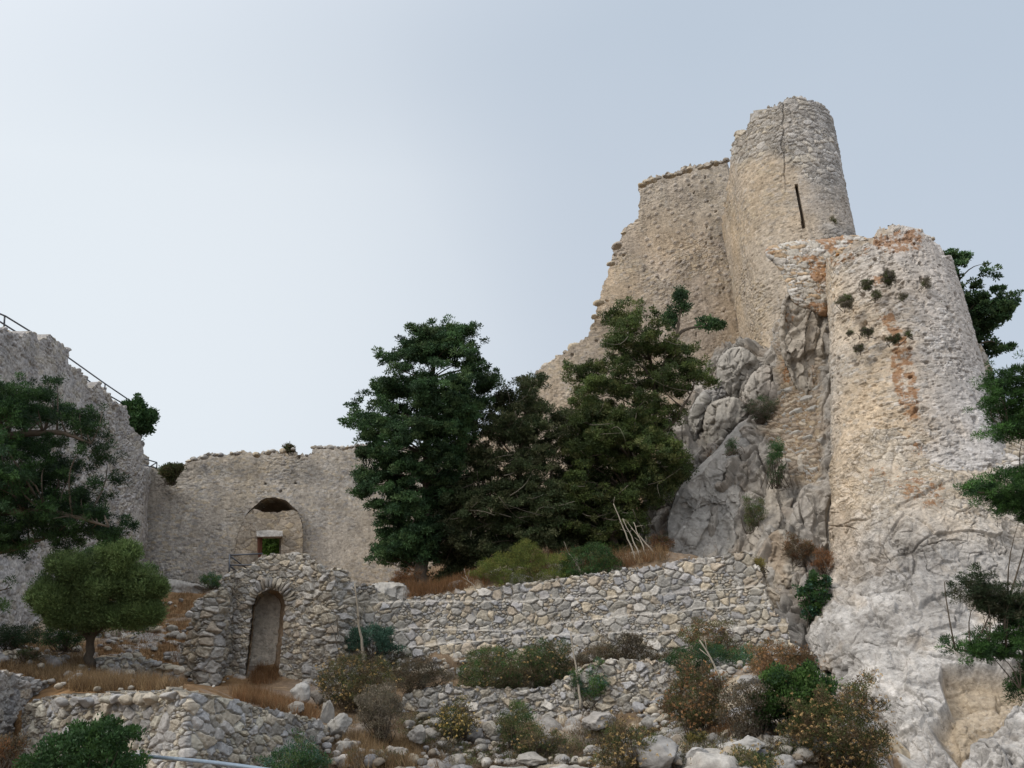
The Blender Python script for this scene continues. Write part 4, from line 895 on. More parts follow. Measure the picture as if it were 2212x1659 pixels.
patch(G, vcols([(-420,1800,13.6),(-120,1760,16.4),(0,1740,18.4),(80,1720,20.0),(150,1660,22),(210,1620,23.6)], 4.0), rs_(19.5, 1.25), f_masonry(0.3, 0.06, 211, (.335,.33,.33), (.37,.365,.36), cover=0.5, bulge=0.15),
      top=[(-500,1400),(-130,1430),(0,1448),(68,1462),(113,1479),(140,1483),(181,1489),(220,1500)], thick=0.9)
tag(G.obj('mortared_wall', M_PLASTER), 'smooth grey mortared wall at the lower left edge behind the corner wall', 'stone wall')
for lab, cols_, tp, sd in (('short low dry-stone wall left of the olive trunk', [(-30,1462,22.6),(60,1460,22.8),(148,1452,23.3)], [(-30,1405),(0,1410),(60,1404),(96,1416),(120,1422),(143,1428),(150,1440)], 221),
                          ('low dark dry-stone wall running from the olive trunk to the ruined gatehouse', [(203,1486,22.6),(290,1492,22.8),(388,1486,24.2)], [(203,1428),(212,1424),(260,1420),(330,1428),(379,1440),(390,1444)], 223)):
    G = Geo(); patch(G, vcols(cols_, 1.4), rs_(23, 1.2), f_rubble(0.34, 0.22, 0.13, sd, FC, bulge=0.25, warp=0.5), top=tp, thick=0.6)
    capstones(G, tp, 23.4, R, (9, 15), (0.1, 0.18), skip=0.2, cols=FC)
    tag(G.obj('low_wall', M_RUBBLE), lab, 'stone wall')

# loose boulders lying on the slope: each one a thing
LOOSE = [((650,1497),21,27,'chalk-white angular boulder below the right jamb of the arched doorway',(.60,.59,.57)),
 ((685,1505),14,18,'rounded tan boulder right beside the chalk-white boulder under the gatehouse',(.44,.40,.35)),
 ((706,1540),16,30,'upright grey slab at the right end of the corner wall',(.40,.385,.36)),
 ((735,1570),30,24,'grey boulder just right of the upright slab',(.38,.37,.35)),
 ((640,1530),26,14,'dirty grey stone under the chalk-white boulder',(.36,.34,.31)),
 ((1415,1636),62,44,'large sloping grey boulder at the bottom edge between two brown shrubs',(.44,.43,.42)),
 ((1512,1632),32,24,'low pale boulder between the grass tuft and the bottom edge',(.50,.49,.48)),
 ((1613,1614),50,28,'jagged white boulder nearest the bottom edge left of the flowering shrub',(.54,.53,.51)),
 ((1690,1655),30,22,'grey boulder at the bottom edge beside the large flowering shrub',(.42,.41,.40)),
 ((1560,1552),13,22,'narrow pale stone at the foot of the leaning grey stalk',(.46,.45,.44)),
 ((1618,1470),26,16,'flat pale stone among shrubs right of the leaning grey stalk',(.46,.45,.44)),
 ((1290,1560),38,22,'light grey boulder in the bare patch below the collapsed wall',(.44,.42,.40)),
 ((1180,1600),34,18,'small grey boulder at the foot of the collapsed wall',(.41,.39,.36)),
 ((905,1590),22,20,'pale block standing at the left foot of the collapsed wall',(.44,.42,.39)),
 ((1060,1575),20,18,'tan block among the shrubs under the collapsed wall',(.42,.39,.34)),
 ((855,1625),26,16,'grey stone in golden grass near the bottom centre',(.40,.38,.35)),
 ((1150,1640),36,14,'low flat rock at the bottom edge right of centre',(.42,.40,.37))]
rb = np.random.default_rng(5)
for (c, rx, ry, lab, col) in LOOSE:
    d = gd(c[0], min(c[1] + ry * 0.8, 1655)) ; s = d / FPX
    G = Geo(); lump(G, P(c[0], c[1], d - 0.1), (rx * s, rx * s * 0.9, ry * s), rb, 22, np.array(col) * 0.72, 0.35, 7, R=np.eye(3))
    tag(G.obj('boulder', M_ROCK), lab, 'boulder')
G = Geo()       # uncountable loose stones
for k in range(2600):
    px, py = R.uniform(690, 1860), R.uniform(1430, 1659)
    if R.random() < 0.2: px, py = R.uniform(0, 500), R.uniform(1300, 1500)
    if px < 700 and R.random() < 0.5: continue
    d = gd(px, py); X = P(px, py, d)
    if vnoise(np.array([X[0] * 0.5, X[1] * 0.5, 3.0])) < -0.25: continue
    s = R.uniform(0.035, 0.13) if R.random() < 0.9 else R.uniform(0.14, 0.24)
    lump(G, (X[0], X[1], float(Z(X[0], X[1])) + 0.08), (s, s * 0.8, s * R.uniform(.5, .8)), R, 4 if s < 0.12 else 6, np.array(TC[R.integers(len(TC))]) * R.uniform(.6, .95), 0.25, 3)
tag(G.obj('rubble', M_RUBBLE, origin=(0, 20, 2)), 'loose grey stones strewn over the slope', 'loose stones', kind='stuff')

# ------------------------------------------------------------------ foliage
FOL = 1.35
def leaves(g, C, tr, n, ll, lw, cols, rng, up=0.35, flat=0.75, spread=0.5, out=0.6):
    """C tuft centres, tr tuft radii, n leaves for each; adds kite-shaped leaves"""
    k = len(C); tr = np.broadcast_to(tr, (k,))
    D = rng.normal(size=(k, n, 3)); D /= np.linalg.norm(D, axis=-1, keepdims=True)
    rad = rng.random((k, n)) ** 0.45
    Q = C[:, None] + D * (tr[:, None] * rad)[..., None] * np.array([1, 1, flat])
    A = D * out + rng.normal(size=(k, n, 3)) * spread; A[..., 2] += up; A /= np.linalg.norm(A, axis=-1, keepdims=True)
    B = np.cross(A, rng.normal(size=(k, n, 3))); B /= np.linalg.norm(B, axis=-1, keepdims=True) + 1e-9
    L = ll * rng.uniform(0.6, 1.3, (k, n, 1)); W = lw * rng.uniform(0.6, 1.3, (k, n, 1))
    V = np.stack([Q, Q + A * L * 0.45 + B * W, Q + A * L, Q + A * L * 0.45 - B * W], 2)
    cols = np.array(cols, float); ci = rng.integers(0, len(cols), k)
    ct = cols[ci] * rng.uniform(0.75, 1.2, (k, 1)) * (1 + 0.55 * vnoise(C * 1.1, 14))[:, None]
    c = ct[:, None] * rng.uniform(0.7, 1.35, (k, n, 1)) * FOL
    c = np.repeat(c[:, :, None], 4, 2)
    m = k * n
    g.add(V.reshape(-1, 3), q=np.arange(m * 4).reshape(m, 4), c=c.reshape(-1, 3))
def crown(g, poly, d0, half, N, tr, n, ll, lw, cols, rng, hole=-0.25, hs=0.55, inset=0.6, slope=0.0, pad=None, **k):
    """fill an outline with tufts through a rounded volume; returns the tuft centres"""
    a = np.array(poly, float); x0, y0 = a.min(0); x1, y1 = a.max(0)
    px = rng.uniform(x0, x1, N * 6); py = rng.uniform(y0, y1, N * 6)
    m = inpoly(px, py, poly); px, py = px[m], py[m]
    t = polydist(px, py, poly) * d0 / FPX
    m = t > tr * inset * rng.random(len(t)) ** 2; px, py, t = px[m], py[m], t[m]
    hd = half * np.sqrt(np.clip(t / half, 0, 1))
    s = rng.uniform(-1, 1, len(px)); s = np.sign(s) * np.abs(s) ** 0.6
    X = P(px, py, d0 + slope * (y1 - py) + s * hd)
    nz = vnoise(X * hs + 3.3, 7) + 0.5 * vnoise(X * hs * 2.3, 8)
    m = nz > hole; X = X[m][:N]
    if pad:
        nb, rx, rz, tmul = pad; X = X[:nb]; kp = max(3, int(N / max(1, len(X))))
        dd = rng.normal(size=(len(X), kp, 3)); dd /= np.linalg.norm(dd, axis=-1, keepdims=True)
        sc = rng.uniform(0.6, 1.35, (len(X), 1, 1)); dd *= rng.random((len(X), kp, 1)) ** 0.4 * sc * np.array([rx, rx, rz])
        tl = rng.normal(size=(len(X), 1, 2)) * 0.35; dd[..., 2] += (dd[..., :2] * tl).sum(-1)
        X = (X[:, None] + dd).reshape(-1, 3); tr = tr * tmul
    leaves(g, X, tr * rng.uniform(0.6, 1.3, len(X)), n, ll, lw, cols, rng, **k)
    return X
def limbs(g, base, tips, rng, r0=0.05, col=(.1, .08, .06), sag=0.12, sides=5):
    base = np.asarray(base, float)
    for t in tips:
        b = base[np.argmin(np.linalg.norm(base * np.array([1, 1, 1.0]) + np.array([0, 0, 0.5]) - t, axis=1))]
        L = np.linalg.norm(t - b); w = rng.normal(size=3) * L * 0.10
        u = np.linspace(0, 1, 6)[:, None]
        pts = b * (1 - u) + t * u + w * np.sin(u * math.pi) + np.array([0, 0, sag * L]) * np.sin(u * math.pi)
        tube(g, pts, r0 * min(1.6, 0.4 + L * 0.25) * (1 - 0.85 * u[:, 0]), sides, col)
def trunk_pts(pts, n=14, wob=0.08, seed=1):
    c = cr(np.array(line(pts)), np.linspace(0, 1, n)); r = np.random.default_rng(seed)
    return c + np.cumsum(r.normal(size=c.shape) * wob * 0.3, axis=0) * np.array([1, 1, 0.2])
DARK = [(.032,.068,.028),(.044,.088,.034),(.026,.055,.026),(.060,.10,.040)]
OLIVEC = [(.062,.10,.040),(.076,.118,.046),(.050,.085,.036),(.095,.13,.056)]
def tree(name, label, trunk, crowns, rng, twr, cols=DARK, nlimb=40, limb_r=0.05, group=None, cat='tree', mat=None, dead=0):
    tp = [trunk_pts(t, seed=i + 3) for i, t in enumerate(trunk)]
    e = empty(name, tp[0][0], label, cat, group)
    g = Geo(); C = []
    for c in crowns:
        cc = dict(c); cl = cc.pop('cols', cols); C.append(crown(g, rng=rng, cols=cl, **cc))
    g.obj('crown', mat or M_LEAF, e, smooth=False)
    g = Geo(); base = np.concatenate(tp)
    for q, p in enumerate(tp): tube(g, p, np.linspace(twr[0], twr[1], len(p)) * (1 if q == 0 else 0.6), 9, (.1,.08,.06))
    A = np.concatenate(C); pick = A[rng.permutation(len(A))[:nlimb]]
    limbs(g, base[2:] if len(base) > 4 else base, pick, rng, limb_r)
    g.obj('trunk', M_BARK, e)
    if dead:
        g = Geo(); pick = A[rng.permutation(len(A))[:dead]]
        for t in pick:
            v = rng.normal(size=3) * np.array([1, 1, .5]); v *= rng.uniform(0.4, 1.1) / np.linalg.norm(v); u = np.linspace(0, 1, 6)[:, None]
            tube(g, t - v * (1 - u) * 0.5 + v * u + rng.normal(size=3) * 0.12 * np.sin(u * 3.1) - FWD * 0.25, 0.011 * (1.2 - u[:, 0]), 4)
        tag(g.obj('dead_twigs', M_DEADTWIG, e), kind='stuff')
    return e
rg = np.random.default_rng(21)
T1 = [(958,695),(930,712),(901,708),(895,735),(870,745),(868,762),(840,758),(815,762),(802,775),(822,795),(815,812),(800,815),(822,835),(800,842),(782,850),(795,868),(760,882),(745,884),(765,905),(753,921),(775,930),(790,945),(782,965),(764,972),(775,1000),(800,1015),(768,1031),(782,1062),(796,1100),(822,1110),(842,1140),(828,1155),(808,1172),(825,1200),(845,1228),(880,1222),(915,1228),(950,1235),(965,1190),(960,1120),(975,1050),(985,980),(1010,935),(1035,900),(1050,872),(1055,840),(1078,812),(1070,796),(1050,790),(1038,755),(1005,745),(1012,715),(985,712)]
tree('conifer_tree', 'tallest dark green conifer standing against the sky beside the pale gate wall', [[(912,1280,31.2),(908,1225,31.4),(918,1150,31.6),(915,1000,32),(925,850,32.6),(945,730,33.2)]],
     [dict(poly=T1, d0=32, half=2.2, N=3300, tr=0.27, n=80, ll=0.105, lw=0.020, hole=-0.75, inset=1.0, pad=(270, 0.55, 0.20, 0.62), hs=0.8, flat=0.5, up=0.35)], rg, (0.26, 0.05), nlimb=90, limb_r=0.045)
T2 = [(1141,789),(1128,815),(1105,808),(1095,835),(1082,828),(1075,850),(1060,855),(1050,880),(1035,900),(1020,930),(1000,950),(985,1000),(960,1040),(950,1100),(945,1160),(935,1230),(960,1250),(1010,1245),(1060,1215),(1100,1205),(1140,1200),(1190,1195),(1240,1195),(1290,1180),(1300,1100),(1290,1030),(1260,960),(1270,900),(1240,870),(1215,880),(1195,905),(1185,860),(1170,850),(1180,830),(1160,815),(1152,795)]
DUST = [(.044,.062,.026),(.062,.078,.034),(.080,.088,.044),(.036,.054,.024)]
tree('conifer_tree', 'middle sparse conifer with greyish twigs between the tallest and the rightmost conifer', [[(1135,1225,32.3),(1130,1160,32.5),(1124,1085,32.8),(1115,1010,33),(1130,900,33.6),(1140,810,34)],[(1124,1100,32.8),(1170,1070,32.6),(1230,1090,32.2)],[(1124,1090,32.8),(1060,1080,32.6),(1010,1100,32.2)]],
     [dict(poly=T2, d0=33, half=1.7, N=3300, tr=0.27, n=66, ll=0.105, lw=0.017, hole=-0.8, inset=1.0, pad=(270, 0.55, 0.18, 0.6), hs=0.8, flat=0.6, up=0.25),
      dict(poly=[(945,1100),(1000,1040),(1100,1030),(1200,1040),(1240,1100),(1235,1190),(1130,1205),(1040,1225),(950,1240)], d0=31.6, half=0.8, N=1100, tr=0.27, n=60, ll=0.105, lw=0.017, hole=-0.8, hs=0.8, flat=0.6, up=0.25, pad=(110, 0.5, 0.18, 0.6))], rg, (0.20, 0.04), cols=DUST, dead=170, nlimb=150, limb_r=0.04)
T3 = [(1358,650),(1335,672),(1310,665),(1298,690),(1320,710),(1300,735),(1330,760),(1320,790),(1290,775),(1262,790),(1235,770),(1222,800),(1240,830),(1225,855),(1250,880),(1225,930),(1240,1000),(1225,1060),(1240,1120),(1200,1150),(1230,1185),(1300,1195),(1345,1205),(1370,1180),(1372,1130),(1395,1090),(1415,1055),(1440,1070),(1452,1040),(1475,1050),(1480,1010),(1465,970),(1445,950),(1455,900),(1475,860),(1500,830),(1535,825),(1545,805),(1515,790),(1520,770),(1490,760),(1480,730),(1500,700),(1470,690),(1455,710),(1430,690),(1400,700),(1385,670),(1370,655)]
SP1 = [(1471,617),(1452,630),(1455,655),(1440,680),(1425,700),(1445,715),(1470,695),(1490,660),(1487,630)]
SP2 = [(1505,690),(1530,685),(1562,695),(1566,710),(1530,712),(1508,705)]
MOSS = [(.048,.072,.022),(.066,.092,.026),(.082,.094,.034),(.040,.062,.022)]
tree('conifer_tree', 'rightmost spreading conifer against the tan keep wall with two dark tufts on bare twigs', [[(1322,1225,31.8),(1326,1150,32),(1360,1050,32.5),(1400,950,33),(1410,850,33.6),(1390,740,34.3),(1365,670,34.7)],[(1400,900,33.2),(1450,760,33.8),(1470,650,34.3)],[(1420,830,33.5),(1470,720,34),(1540,702,34.3)],[(1400,960,33),(1460,900,32.6),(1500,840,32.6)]],
     [dict(poly=T3, d0=33.2, half=1.6, N=3000, tr=0.27, n=66, ll=0.105, lw=0.017, hole=-0.65, inset=1.0, pad=(270, 0.5, 0.18, 0.6), hs=0.8, flat=0.6, up=0.25),
      dict(poly=[(1215,900),(1300,880),(1400,900),(1470,960),(1478,1040),(1440,1085),(1400,1110),(1375,1190),(1330,1212),(1250,1195),(1215,1150)], d0=32.0, half=1.0, N=1500, tr=0.27, n=66, ll=0.105, lw=0.017, hole=-0.8, hs=0.8, flat=0.6, up=0.25, pad=(140, 0.5, 0.18, 0.6)),
      dict(poly=SP1, d0=34.2, half=0.4, N=46, tr=0.20, n=60, ll=0.12, lw=0.026, hole=-2, cols=DARK), dict(poly=SP2, d0=34.3, half=0.3, N=26, tr=0.15, n=60, ll=0.12, lw=0.026, hole=-2, cols=DARK)], rg, (0.18, 0.03), cols=MOSS, dead=90, nlimb=130, limb_r=0.04)
# tree behind the lower tower
T4 = [(2025,525),(2050,540),(2062,532),(2088,545),(2085,570),(2070,585),(2100,600),(2105,575),(2125,582),(2144,577),(2140,598),(2110,615),(2085,625),(2095,640),(2120,640),(2135,635),(2150,625),(2165,614),(2178,640),(2196,642),(2185,665),(2182,690),(2160,700),(2140,700),(2125,730),(2150,742),(2170,735),(2192,755),(2175,765),(2150,765),(2140,778),(2120,760),(2095,735),(2060,700),(2040,640),(2030,580)]
tree('conifer_tree', 'dark wind-blown conifer sticking out behind the right side of the lower round tower', [[(2085,900,36.5),(2080,760,36.8),(2070,640,37.2),(2050,550,37.6)]],
     [dict(poly=T4, d0=37, half=1.0, N=760, inset=1.0, pad=(80, 0.4, 0.14, 0.62), tr=0.22, n=50, ll=0.12, lw=0.032, hole=-0.4, hs=0.9, flat=0.5)], rg, (0.16, 0.04), nlimb=50)
# olive tree on the left
OL = [(65,1312),(72,1275),(85,1250),(108,1235),(113,1213),(147,1192),(190,1182),(239,1178),(270,1180),(290,1192),(298,1213),(325,1228),(340,1250),(356,1262),(347,1283),(340,1312),(338,1345),(318,1360),(290,1354),(262,1338),(235,1348),(205,1372),(172,1364),(120,1346),(78,1338)]
rg2 = np.random.default_rng(31)
ol_cr = [dict(poly=OL, d0=23.6, half=1.5, N=900, tr=0.17, n=60, ll=0.07, lw=0.011, hole=-1.0, hs=1.2, pad=(150, 0.26, 0.16, 0.75), up=0.6, flat=0.9, out=0.9, spread=0.35)]
for (cx_, cy_, r_) in ((150,1225,42),(255,1205,45),(300,1265,42),(210,1270,50),(120,1290,45),(290,1320,36),(190,1325,42),(95,1300,30),(325,1325,24),(250,1335,26),(130,1335,24),(262,1192,22),(335,1268,20)):
    pl_ = [(cx_ + r_ * math.cos(a) * 1.05 * rg2.uniform(.8, 1.25), cy_ - r_ * 0.85 * math.sin(a) * rg2.uniform(.8, 1.25)) for a in np.linspace(0, 6.28, 14)[:-1]]
    ol_cr.append(dict(poly=pl_, d0=22.6, half=0.55, N=170, tr=0.15, n=75, ll=0.075, lw=0.011, hole=-9, up=0.7, flat=0.9, out=0.9, spread=0.3, cols=[(.085,.13,.046),(.105,.15,.056)]))
tree('olive_tree', 'round bushy grey-green olive tree on the brown slope below the gate wall', [[(198,1445,23.2),(193,1405,23.3),(196,1370,23.4),(205,1320,23.5),(215,1260,23.6)],[(196,1380,23.4),(150,1330,23.2),(120,1290,23)],[(198,1375,23.4),(255,1330,23.2),(295,1300,23)]],
     ol_cr, rg2, (0.13, 0.05), cols=OLIVEC, nlimb=26, limb_r=0.04, mat=M_SHRUB)
# near conifer reaching in from the left edge
NL = [(-120,780),(0,795),(30,800),(52,815),(70,808),(104,823),(100,845),(125,850),(161,873),(165,900),(190,893),(215,900),(205,925),(235,932),(262,925),(266,955),(250,985),(215,1003),(190,1012),(160,1018),(165,1045),(195,1030),(240,1020),(278,1018),(270,1040),(235,1060),(240,1085),(225,1100),(255,1110),(284,1130),(270,1150),(235,1165),(200,1160),(160,1175),(120,1185),(60,1185),(45,1215),(20,1195),(-120,1210)]
tree('conifer_tree', 'near dark conifer reaching in from the left edge in front of the battlement wall', [[(-290,2250,13.4),(-260,1500,13.5),(-230,1250,13.6),(-200,1050,13.7),(-180,850,13.8)],[(-230,1200,13.6),(-60,1120,13.3),(120,1110,13),(230,1140,12.9)],[(-210,1080,13.6),(-40,960,13.3),(120,930,13.1),(220,955,13)],[(-230,1230,13.6),(0,1180,13.2),(110,1150,13)]],
     [dict(poly=NL, d0=13.3, half=0.9, N=3000, tr=0.125, n=72, ll=0.05, lw=0.0055, hole=-0.38, inset=1.0, pad=(300, 0.24, 0.085, 0.6), hs=2.0, flat=0.65, up=0.2)], rg, (0.16, 0.02), cols=[(.020,.048,.018),(.028,.064,.020),(.015,.036,.018),(.035,.080,.022)], nlimb=160, limb_r=0.03)
tree('conifer_sprig', 'small dark conifer sprays hanging at the left edge below the near conifer', [[(-200,1320,14.0),(-60,1290,14),(30,1270,14)]],
     [dict(poly=[(-90,1225),(5,1238),(38,1250),(20,1262),(-90,1262)], d0=14, half=0.3, N=60, tr=0.11, n=40, ll=0.055, lw=0.008, hole=-0.5, hs=2),
      dict(poly=[(-90,1290),(8,1296),(30,1305),(10,1315),(-90,1312)], d0=14, half=0.3, N=40, tr=0.10, n=40, ll=0.055, lw=0.008, hole=-0.5, hs=2)], rg, (0.03, 0.006), nlimb=14, limb_r=0.02)
# near conifer at the right edge
def poly_t(*p): return [tuple(q) for q in p]
NR = [dict(poly=[(2120,850),(2118,815),(2150,800),(2165,810),(2180,795),(2212,790),(2330,760),(2330,960),(2212,945),(2160,950),(2105,945),(2100,932),(2150,920),(2165,895),(2130,890),(2112,868),(2150,860)], N=900),
      dict(poly=[(2074,1040),(2110,1035),(2150,1022),(2200,1012),(2330,1000),(2330,1150),(2212,1130),(2180,1115),(2150,1095),(2110,1075),(2090,1062)], N=700),
      dict(poly=[(2062,1262),(2085,1240),(2095,1215),(2120,1210),(2130,1240),(2150,1270),(2212,1290),(2330,1290),(2330,1350),(2200,1345),(2130,1325),(2110,1300),(2070,1290)], N=600, cols=[(.035,.055,.025),(.06,.065,.035),(.03,.05,.022)]),
      dict(poly=[(2048,1400),(2060,1385),(2100,1370),(2140,1360),(2170,1345),(2220,1330),(2330,1320),(2330,1460),(2212,1440),(2150,1425),(2110,1412),(2070,1412)], N=850),
      dict(poly=[(2165,1480),(2190,1465),(2215,1440),(2330,1440),(2330,1520),(2212,1508),(2180,1510)], N=350)]
for q in NR: q.update(dict(d0=12.6, half=0.5, tr=0.11, n=64, ll=0.048, lw=0.0052, hole=-0.4, hs=2.2, flat=0.6, inset=0.8, pad=(q['N'] // 5, 0.21, 0.08, 0.62)))
tree('conifer_tree', 'near green conifer branches reaching in from the right edge over the white cliff', [[(2560,2200,12.6),(2520,1700,12.6),(2500,1300,12.8),(2470,900,13)],[(2490,1000,12.8),(2330,920,12.6),(2160,935,12.5)],[(2500,1200,12.7),(2330,1080,12.6),(2130,1060,12.5)],[(2500,1350,12.7),(2300,1330,12.6),(2100,1265,12.5)],[(2500,1400,12.7),(2300,1420,12.6),(2080,1395,12.5)],[(2500,1500,12.7),(2320,1500,12.6),(2190,1490,12.5)]],
     NR, rg, (0.12, 0.02), cols=[(.025,.062,.016),(.035,.085,.020),(.018,.045,.016),(.045,.10,.026)], nlimb=90, limb_r=0.02)

# ------------------------------------------------------------------ shrubs
BROWN = [(.105,.075,.045),(.13,.095,.055),(.085,.065,.04),(.10,.085,.05)]; GREYB = [(.125,.11,.085),(.10,.09,.07),(.145,.125,.095),(.095,.09,.06)]
OLV = [(.08,.095,.035),(.065,.085,.03),(.11,.10,.045),(.06,.07,.03)]; GRN = [(.045,.095,.022),(.06,.12,.028),(.035,.075,.02),(.075,.13,.035)]
DGRN = [(.025,.06,.022),(.032,.072,.025),(.04,.085,.03)]; TEAL = [(.05,.105,.075),(.065,.125,.09),(.04,.085,.06)]; YEL = [(.19,.16,.04),(.15,.14,.04),(.22,.17,.05)]
RED = [(.15,.075,.035),(.18,.095,.045),(.12,.06,.03)]; MIXG = [(.06,.08,.03),(.045,.07,.028),(.09,.085,.045),(.10,.075,.045)]
def shrub(name, label, box, cols, dens=1.0, ll=0.05, lw=0.008, d=None, heads=0, headcol=(.42,.30,.13), stems=34, poly=None, depth=0.8, hole=-0.6, up=0.7, tr=0.13, group=None, cat='shrub', n=42, twig=(.16,.12,.09), dome=True):
    x0, y0, x1, y1 = box; rng = np.random.default_rng(int(x0 * 7 + y0 * 3) % 99991)
    if d is None: d = gd((x0 + x1) / 2, min(y1 - 3, 1656)) - 0.15
    if poly is None:
        cx, cy = (x0 + x1) / 2, (y0 + y1) / 2; poly = []
        for a in np.linspace(0, 2 * math.pi, 26)[:-1]:
            rr = 1 + 0.20 * rng.normal()
            s_ = math.sin(a); q = 1.0 if (s_ > 0 or not dome) else 0.9
            poly.append((cx + (x1 - x0) / 2 * math.cos(a) * rr * (1.0 if s_ > 0 else 1.05), cy - (y1 - y0) / 2 * s_ * rr * q))
    w = (x1 - x0) * (y1 - y0) * (d / FPX) ** 2
    N = int(np.clip(w * 170 * dens, 12, 1500))
    base = P((x0 + x1) / 2, y1, d)
    e = empty(name, base, label, cat, group)
    g = Geo(); C = crown(g, poly, d, min(depth, (x1 - x0) / 2 * d / FPX), N, tr, n, ll, lw, cols, rng, hole=hole, hs=1.6, up=up, slope=0.0)
    g.obj('foliage', M_SHRUB, e, smooth=False)
    g = Geo()
    for t in C[rng.permutation(len(C))[:stems]]:
        b = base + np.array([rng.normal() * 0.18, rng.normal() * 0.1, -0.05]); u = np.linspace(0, 1, 5)[:, None]
        tip = t + (t - b) * rng.uniform(0, 0.12); tube(g, b * (1 - u) + tip * u + rng.normal(size=3) * 0.12 * np.sin(u * math.pi), 0.012 * (1.2 - u[:, 0]), 4, twig)
    g.obj('stems', M_TWIG if twig[0] > 0.3 else M_BARK, e)
    if heads:
        heads = int(heads * 1.8); g = Geo(); T = C[rng.permutation(len(C))][:heads]
        T = T[rng.integers(0, len(T), heads)] + rng.normal(size=(heads, 3)) * np.array([.12, .12, .10]); T[:, :] -= FWD * rng.uniform(0, 0.25, (heads, 1))
        T[:, 2] += 0.04
        leaves(g, T, 0.022, 12, 0.026, 0.011, [headcol, tuple(c * 0.8 for c in headcol), tuple(min(1, c * 1.25) for c in headcol)], rng, up=0.4, flat=0.7)
        tag(g.obj('seed_heads', M_GRASS, e, smooth=False), kind='stuff')
    return e
GOLD = (.33, .24, .11); RUST = (.27, .155, .075)
shrub('shrub', 'brown-olive flowering shrub just right of the two pale boulders below the gatehouse', (689,1412,830,1528), OLV + BROWN, 1.0, heads=170, headcol=GOLD)
shrub('shrub', 'grey leafless bush spreading below the brown-olive flowering shrub', (765,1470,872,1604), GREYB, 0.9, hole=-0.3)
shrub('shrub', 'low grey-brown twiggy bush left of the green shrub at the terrace wall foot', (840,1428,972,1510), GREYB + BROWN, 0.9, hole=-0.3, depth=0.6)
shrub('shrub', 'mid green rounded shrub against the foot of the terrace wall', (985,1388,1128,1524), MIXG + GRN[2:3], 1.1, heads=45, headcol=GOLD)
shrub('shrub', 'dark green-brown shrub immediately left of the upright white stalk', (1135,1372,1246,1500), MIXG + DGRN[:1], 1.1, heads=55, headcol=GOLD)
shrub('shrub', 'brown twiggy shrub filling the gap between the two dark shrubs under the terrace wall', (1085,1445,1160,1520), BROWN + GREYB, 1.0, hole=-0.4, heads=16, headcol=GOLD)
shrub('shrub', 'bluish green feathery plant behind the white stalk at the gatehouse end of the terrace wall', (733,1352,862,1432), TEAL, 0.55, d=26.3, depth=0.3, hole=-0.1, ll=0.09, lw=0.01)
shrub('shrub', 'small bright green bush at the foot of the upright white stalk', (1243,1425,1308,1530), GRN[:2] + TEAL[:1], 0.8, hole=-0.35, depth=0.5)
shrub('shrub', 'small yellow-flowered green bush in the stony patch below the terrace wall', (943,1510,1024,1600), MIXG + YEL[:1], 1.0, heads=70, headcol=(.50,.38,.15))
shrub('shrub', 'upright green bush right of the small yellow-flowered one', (1078,1514,1158,1622), GRN[2:3] + OLV + DGRN[:1], 1.0, heads=16, headcol=GOLD)
shrub('shrub', 'pale brown dead bush along the terrace wall foot right of the stalk', (1262,1375,1422,1452), BROWN + GREYB, 1.0, hole=-0.4, depth=0.5)
shrub('shrub', 'dull green flowering clump near the bottom edge left of centre gap', (1130,1580,1216,1636), MIXG + BROWN[:1], 1.0, heads=26, headcol=GOLD)
shrub('shrub', 'feathery reddish-brown shrub with a green heart against the terrace wall', (1468,1338,1600,1412), [(.12,.085,.05),(.15,.10,.06),(.09,.10,.04)], 0.8, depth=0.4, heads=40, headcol=RUST, hole=-0.4, d=24.6)
shrub('shrub', 'trailing teal-green bush behind the leaning grey stalk', (1450,1388,1660,1462), TEAL[2:] + DGRN + GRN[2:3], 0.9, depth=0.7, d=23.6, hole=-0.5)
shrub('shrub', 'tall rust-flowered brown shrub left of the leaning grey stalk', (1434,1425,1566,1598), OLV[:2] + BROWN, 1.2, heads=210, headcol=RUST)
shrub('shrub', 'reddish seeded shrub at the right end of the terrace wall', (1620,1388,1765,1478), [(.14,.085,.045),(.11,.085,.04),(.17,.105,.055)], 1.1, heads=120, headcol=RUST)
shrub('shrub', 'bright green leafy bush beside the left edge of the white cliff', (1632,1436,1808,1588), GRN + DGRN[:1], 1.5, ll=0.055, lw=0.016, hole=-0.9)
shrub('shrub', 'large flowering shrub at the bottom under the white cliff', (1690,1482,1902,1690), OLV[:2] + BROWN[:2] + [(.07,.07,.03)], 1.4, heads=330, headcol=(.36,.25,.12), d=16.6, tr=0.12, n=40)
shrub('shrub', 'dry grey-brown bush between the leaning stalk and the bright green bush', (1560,1478,1662,1600), GREYB + BROWN, 1.0, hole=-0.35)
shrub('shrub', 'small yellow-green tuft above the low pale boulder', (1476,1586,1526,1622), YEL + OLV, 1.2, tr=0.08)
shrub('shrub', 'low flowering clump at the bottom edge left of the sloping boulder', (1290,1558,1428,1672), BROWN + OLV, 1.0, heads=110, headcol=GOLD)
shrub('shrub', 'olive flowering tuft at the bottom edge in front of the jagged boulder', (1560,1618,1672,1690), OLV + MIXG, 1.0, heads=50, headcol=GOLD)
shrub('shrub', 'blue-green climbing plant in the crack at the left edge of the white cliff', (1728,1238,1800,1352), TEAL[:1] + GRN[:1] + DGRN, 0.45, d=26.6, depth=0.3, hole=-0.4, ll=0.08, lw=0.03)
shrub('shrub', 'brown dead bush hanging on the rock above the climbing plant', (1690,1150,1755,1222), RED + BROWN, 1.0, d=28.9, depth=0.35)
shrub('shrub', 'rust-brown dry tuft in the cleft just above the climbing plant', (1755,1185,1802,1240), RED, 0.9, d=27.6, depth=0.3)
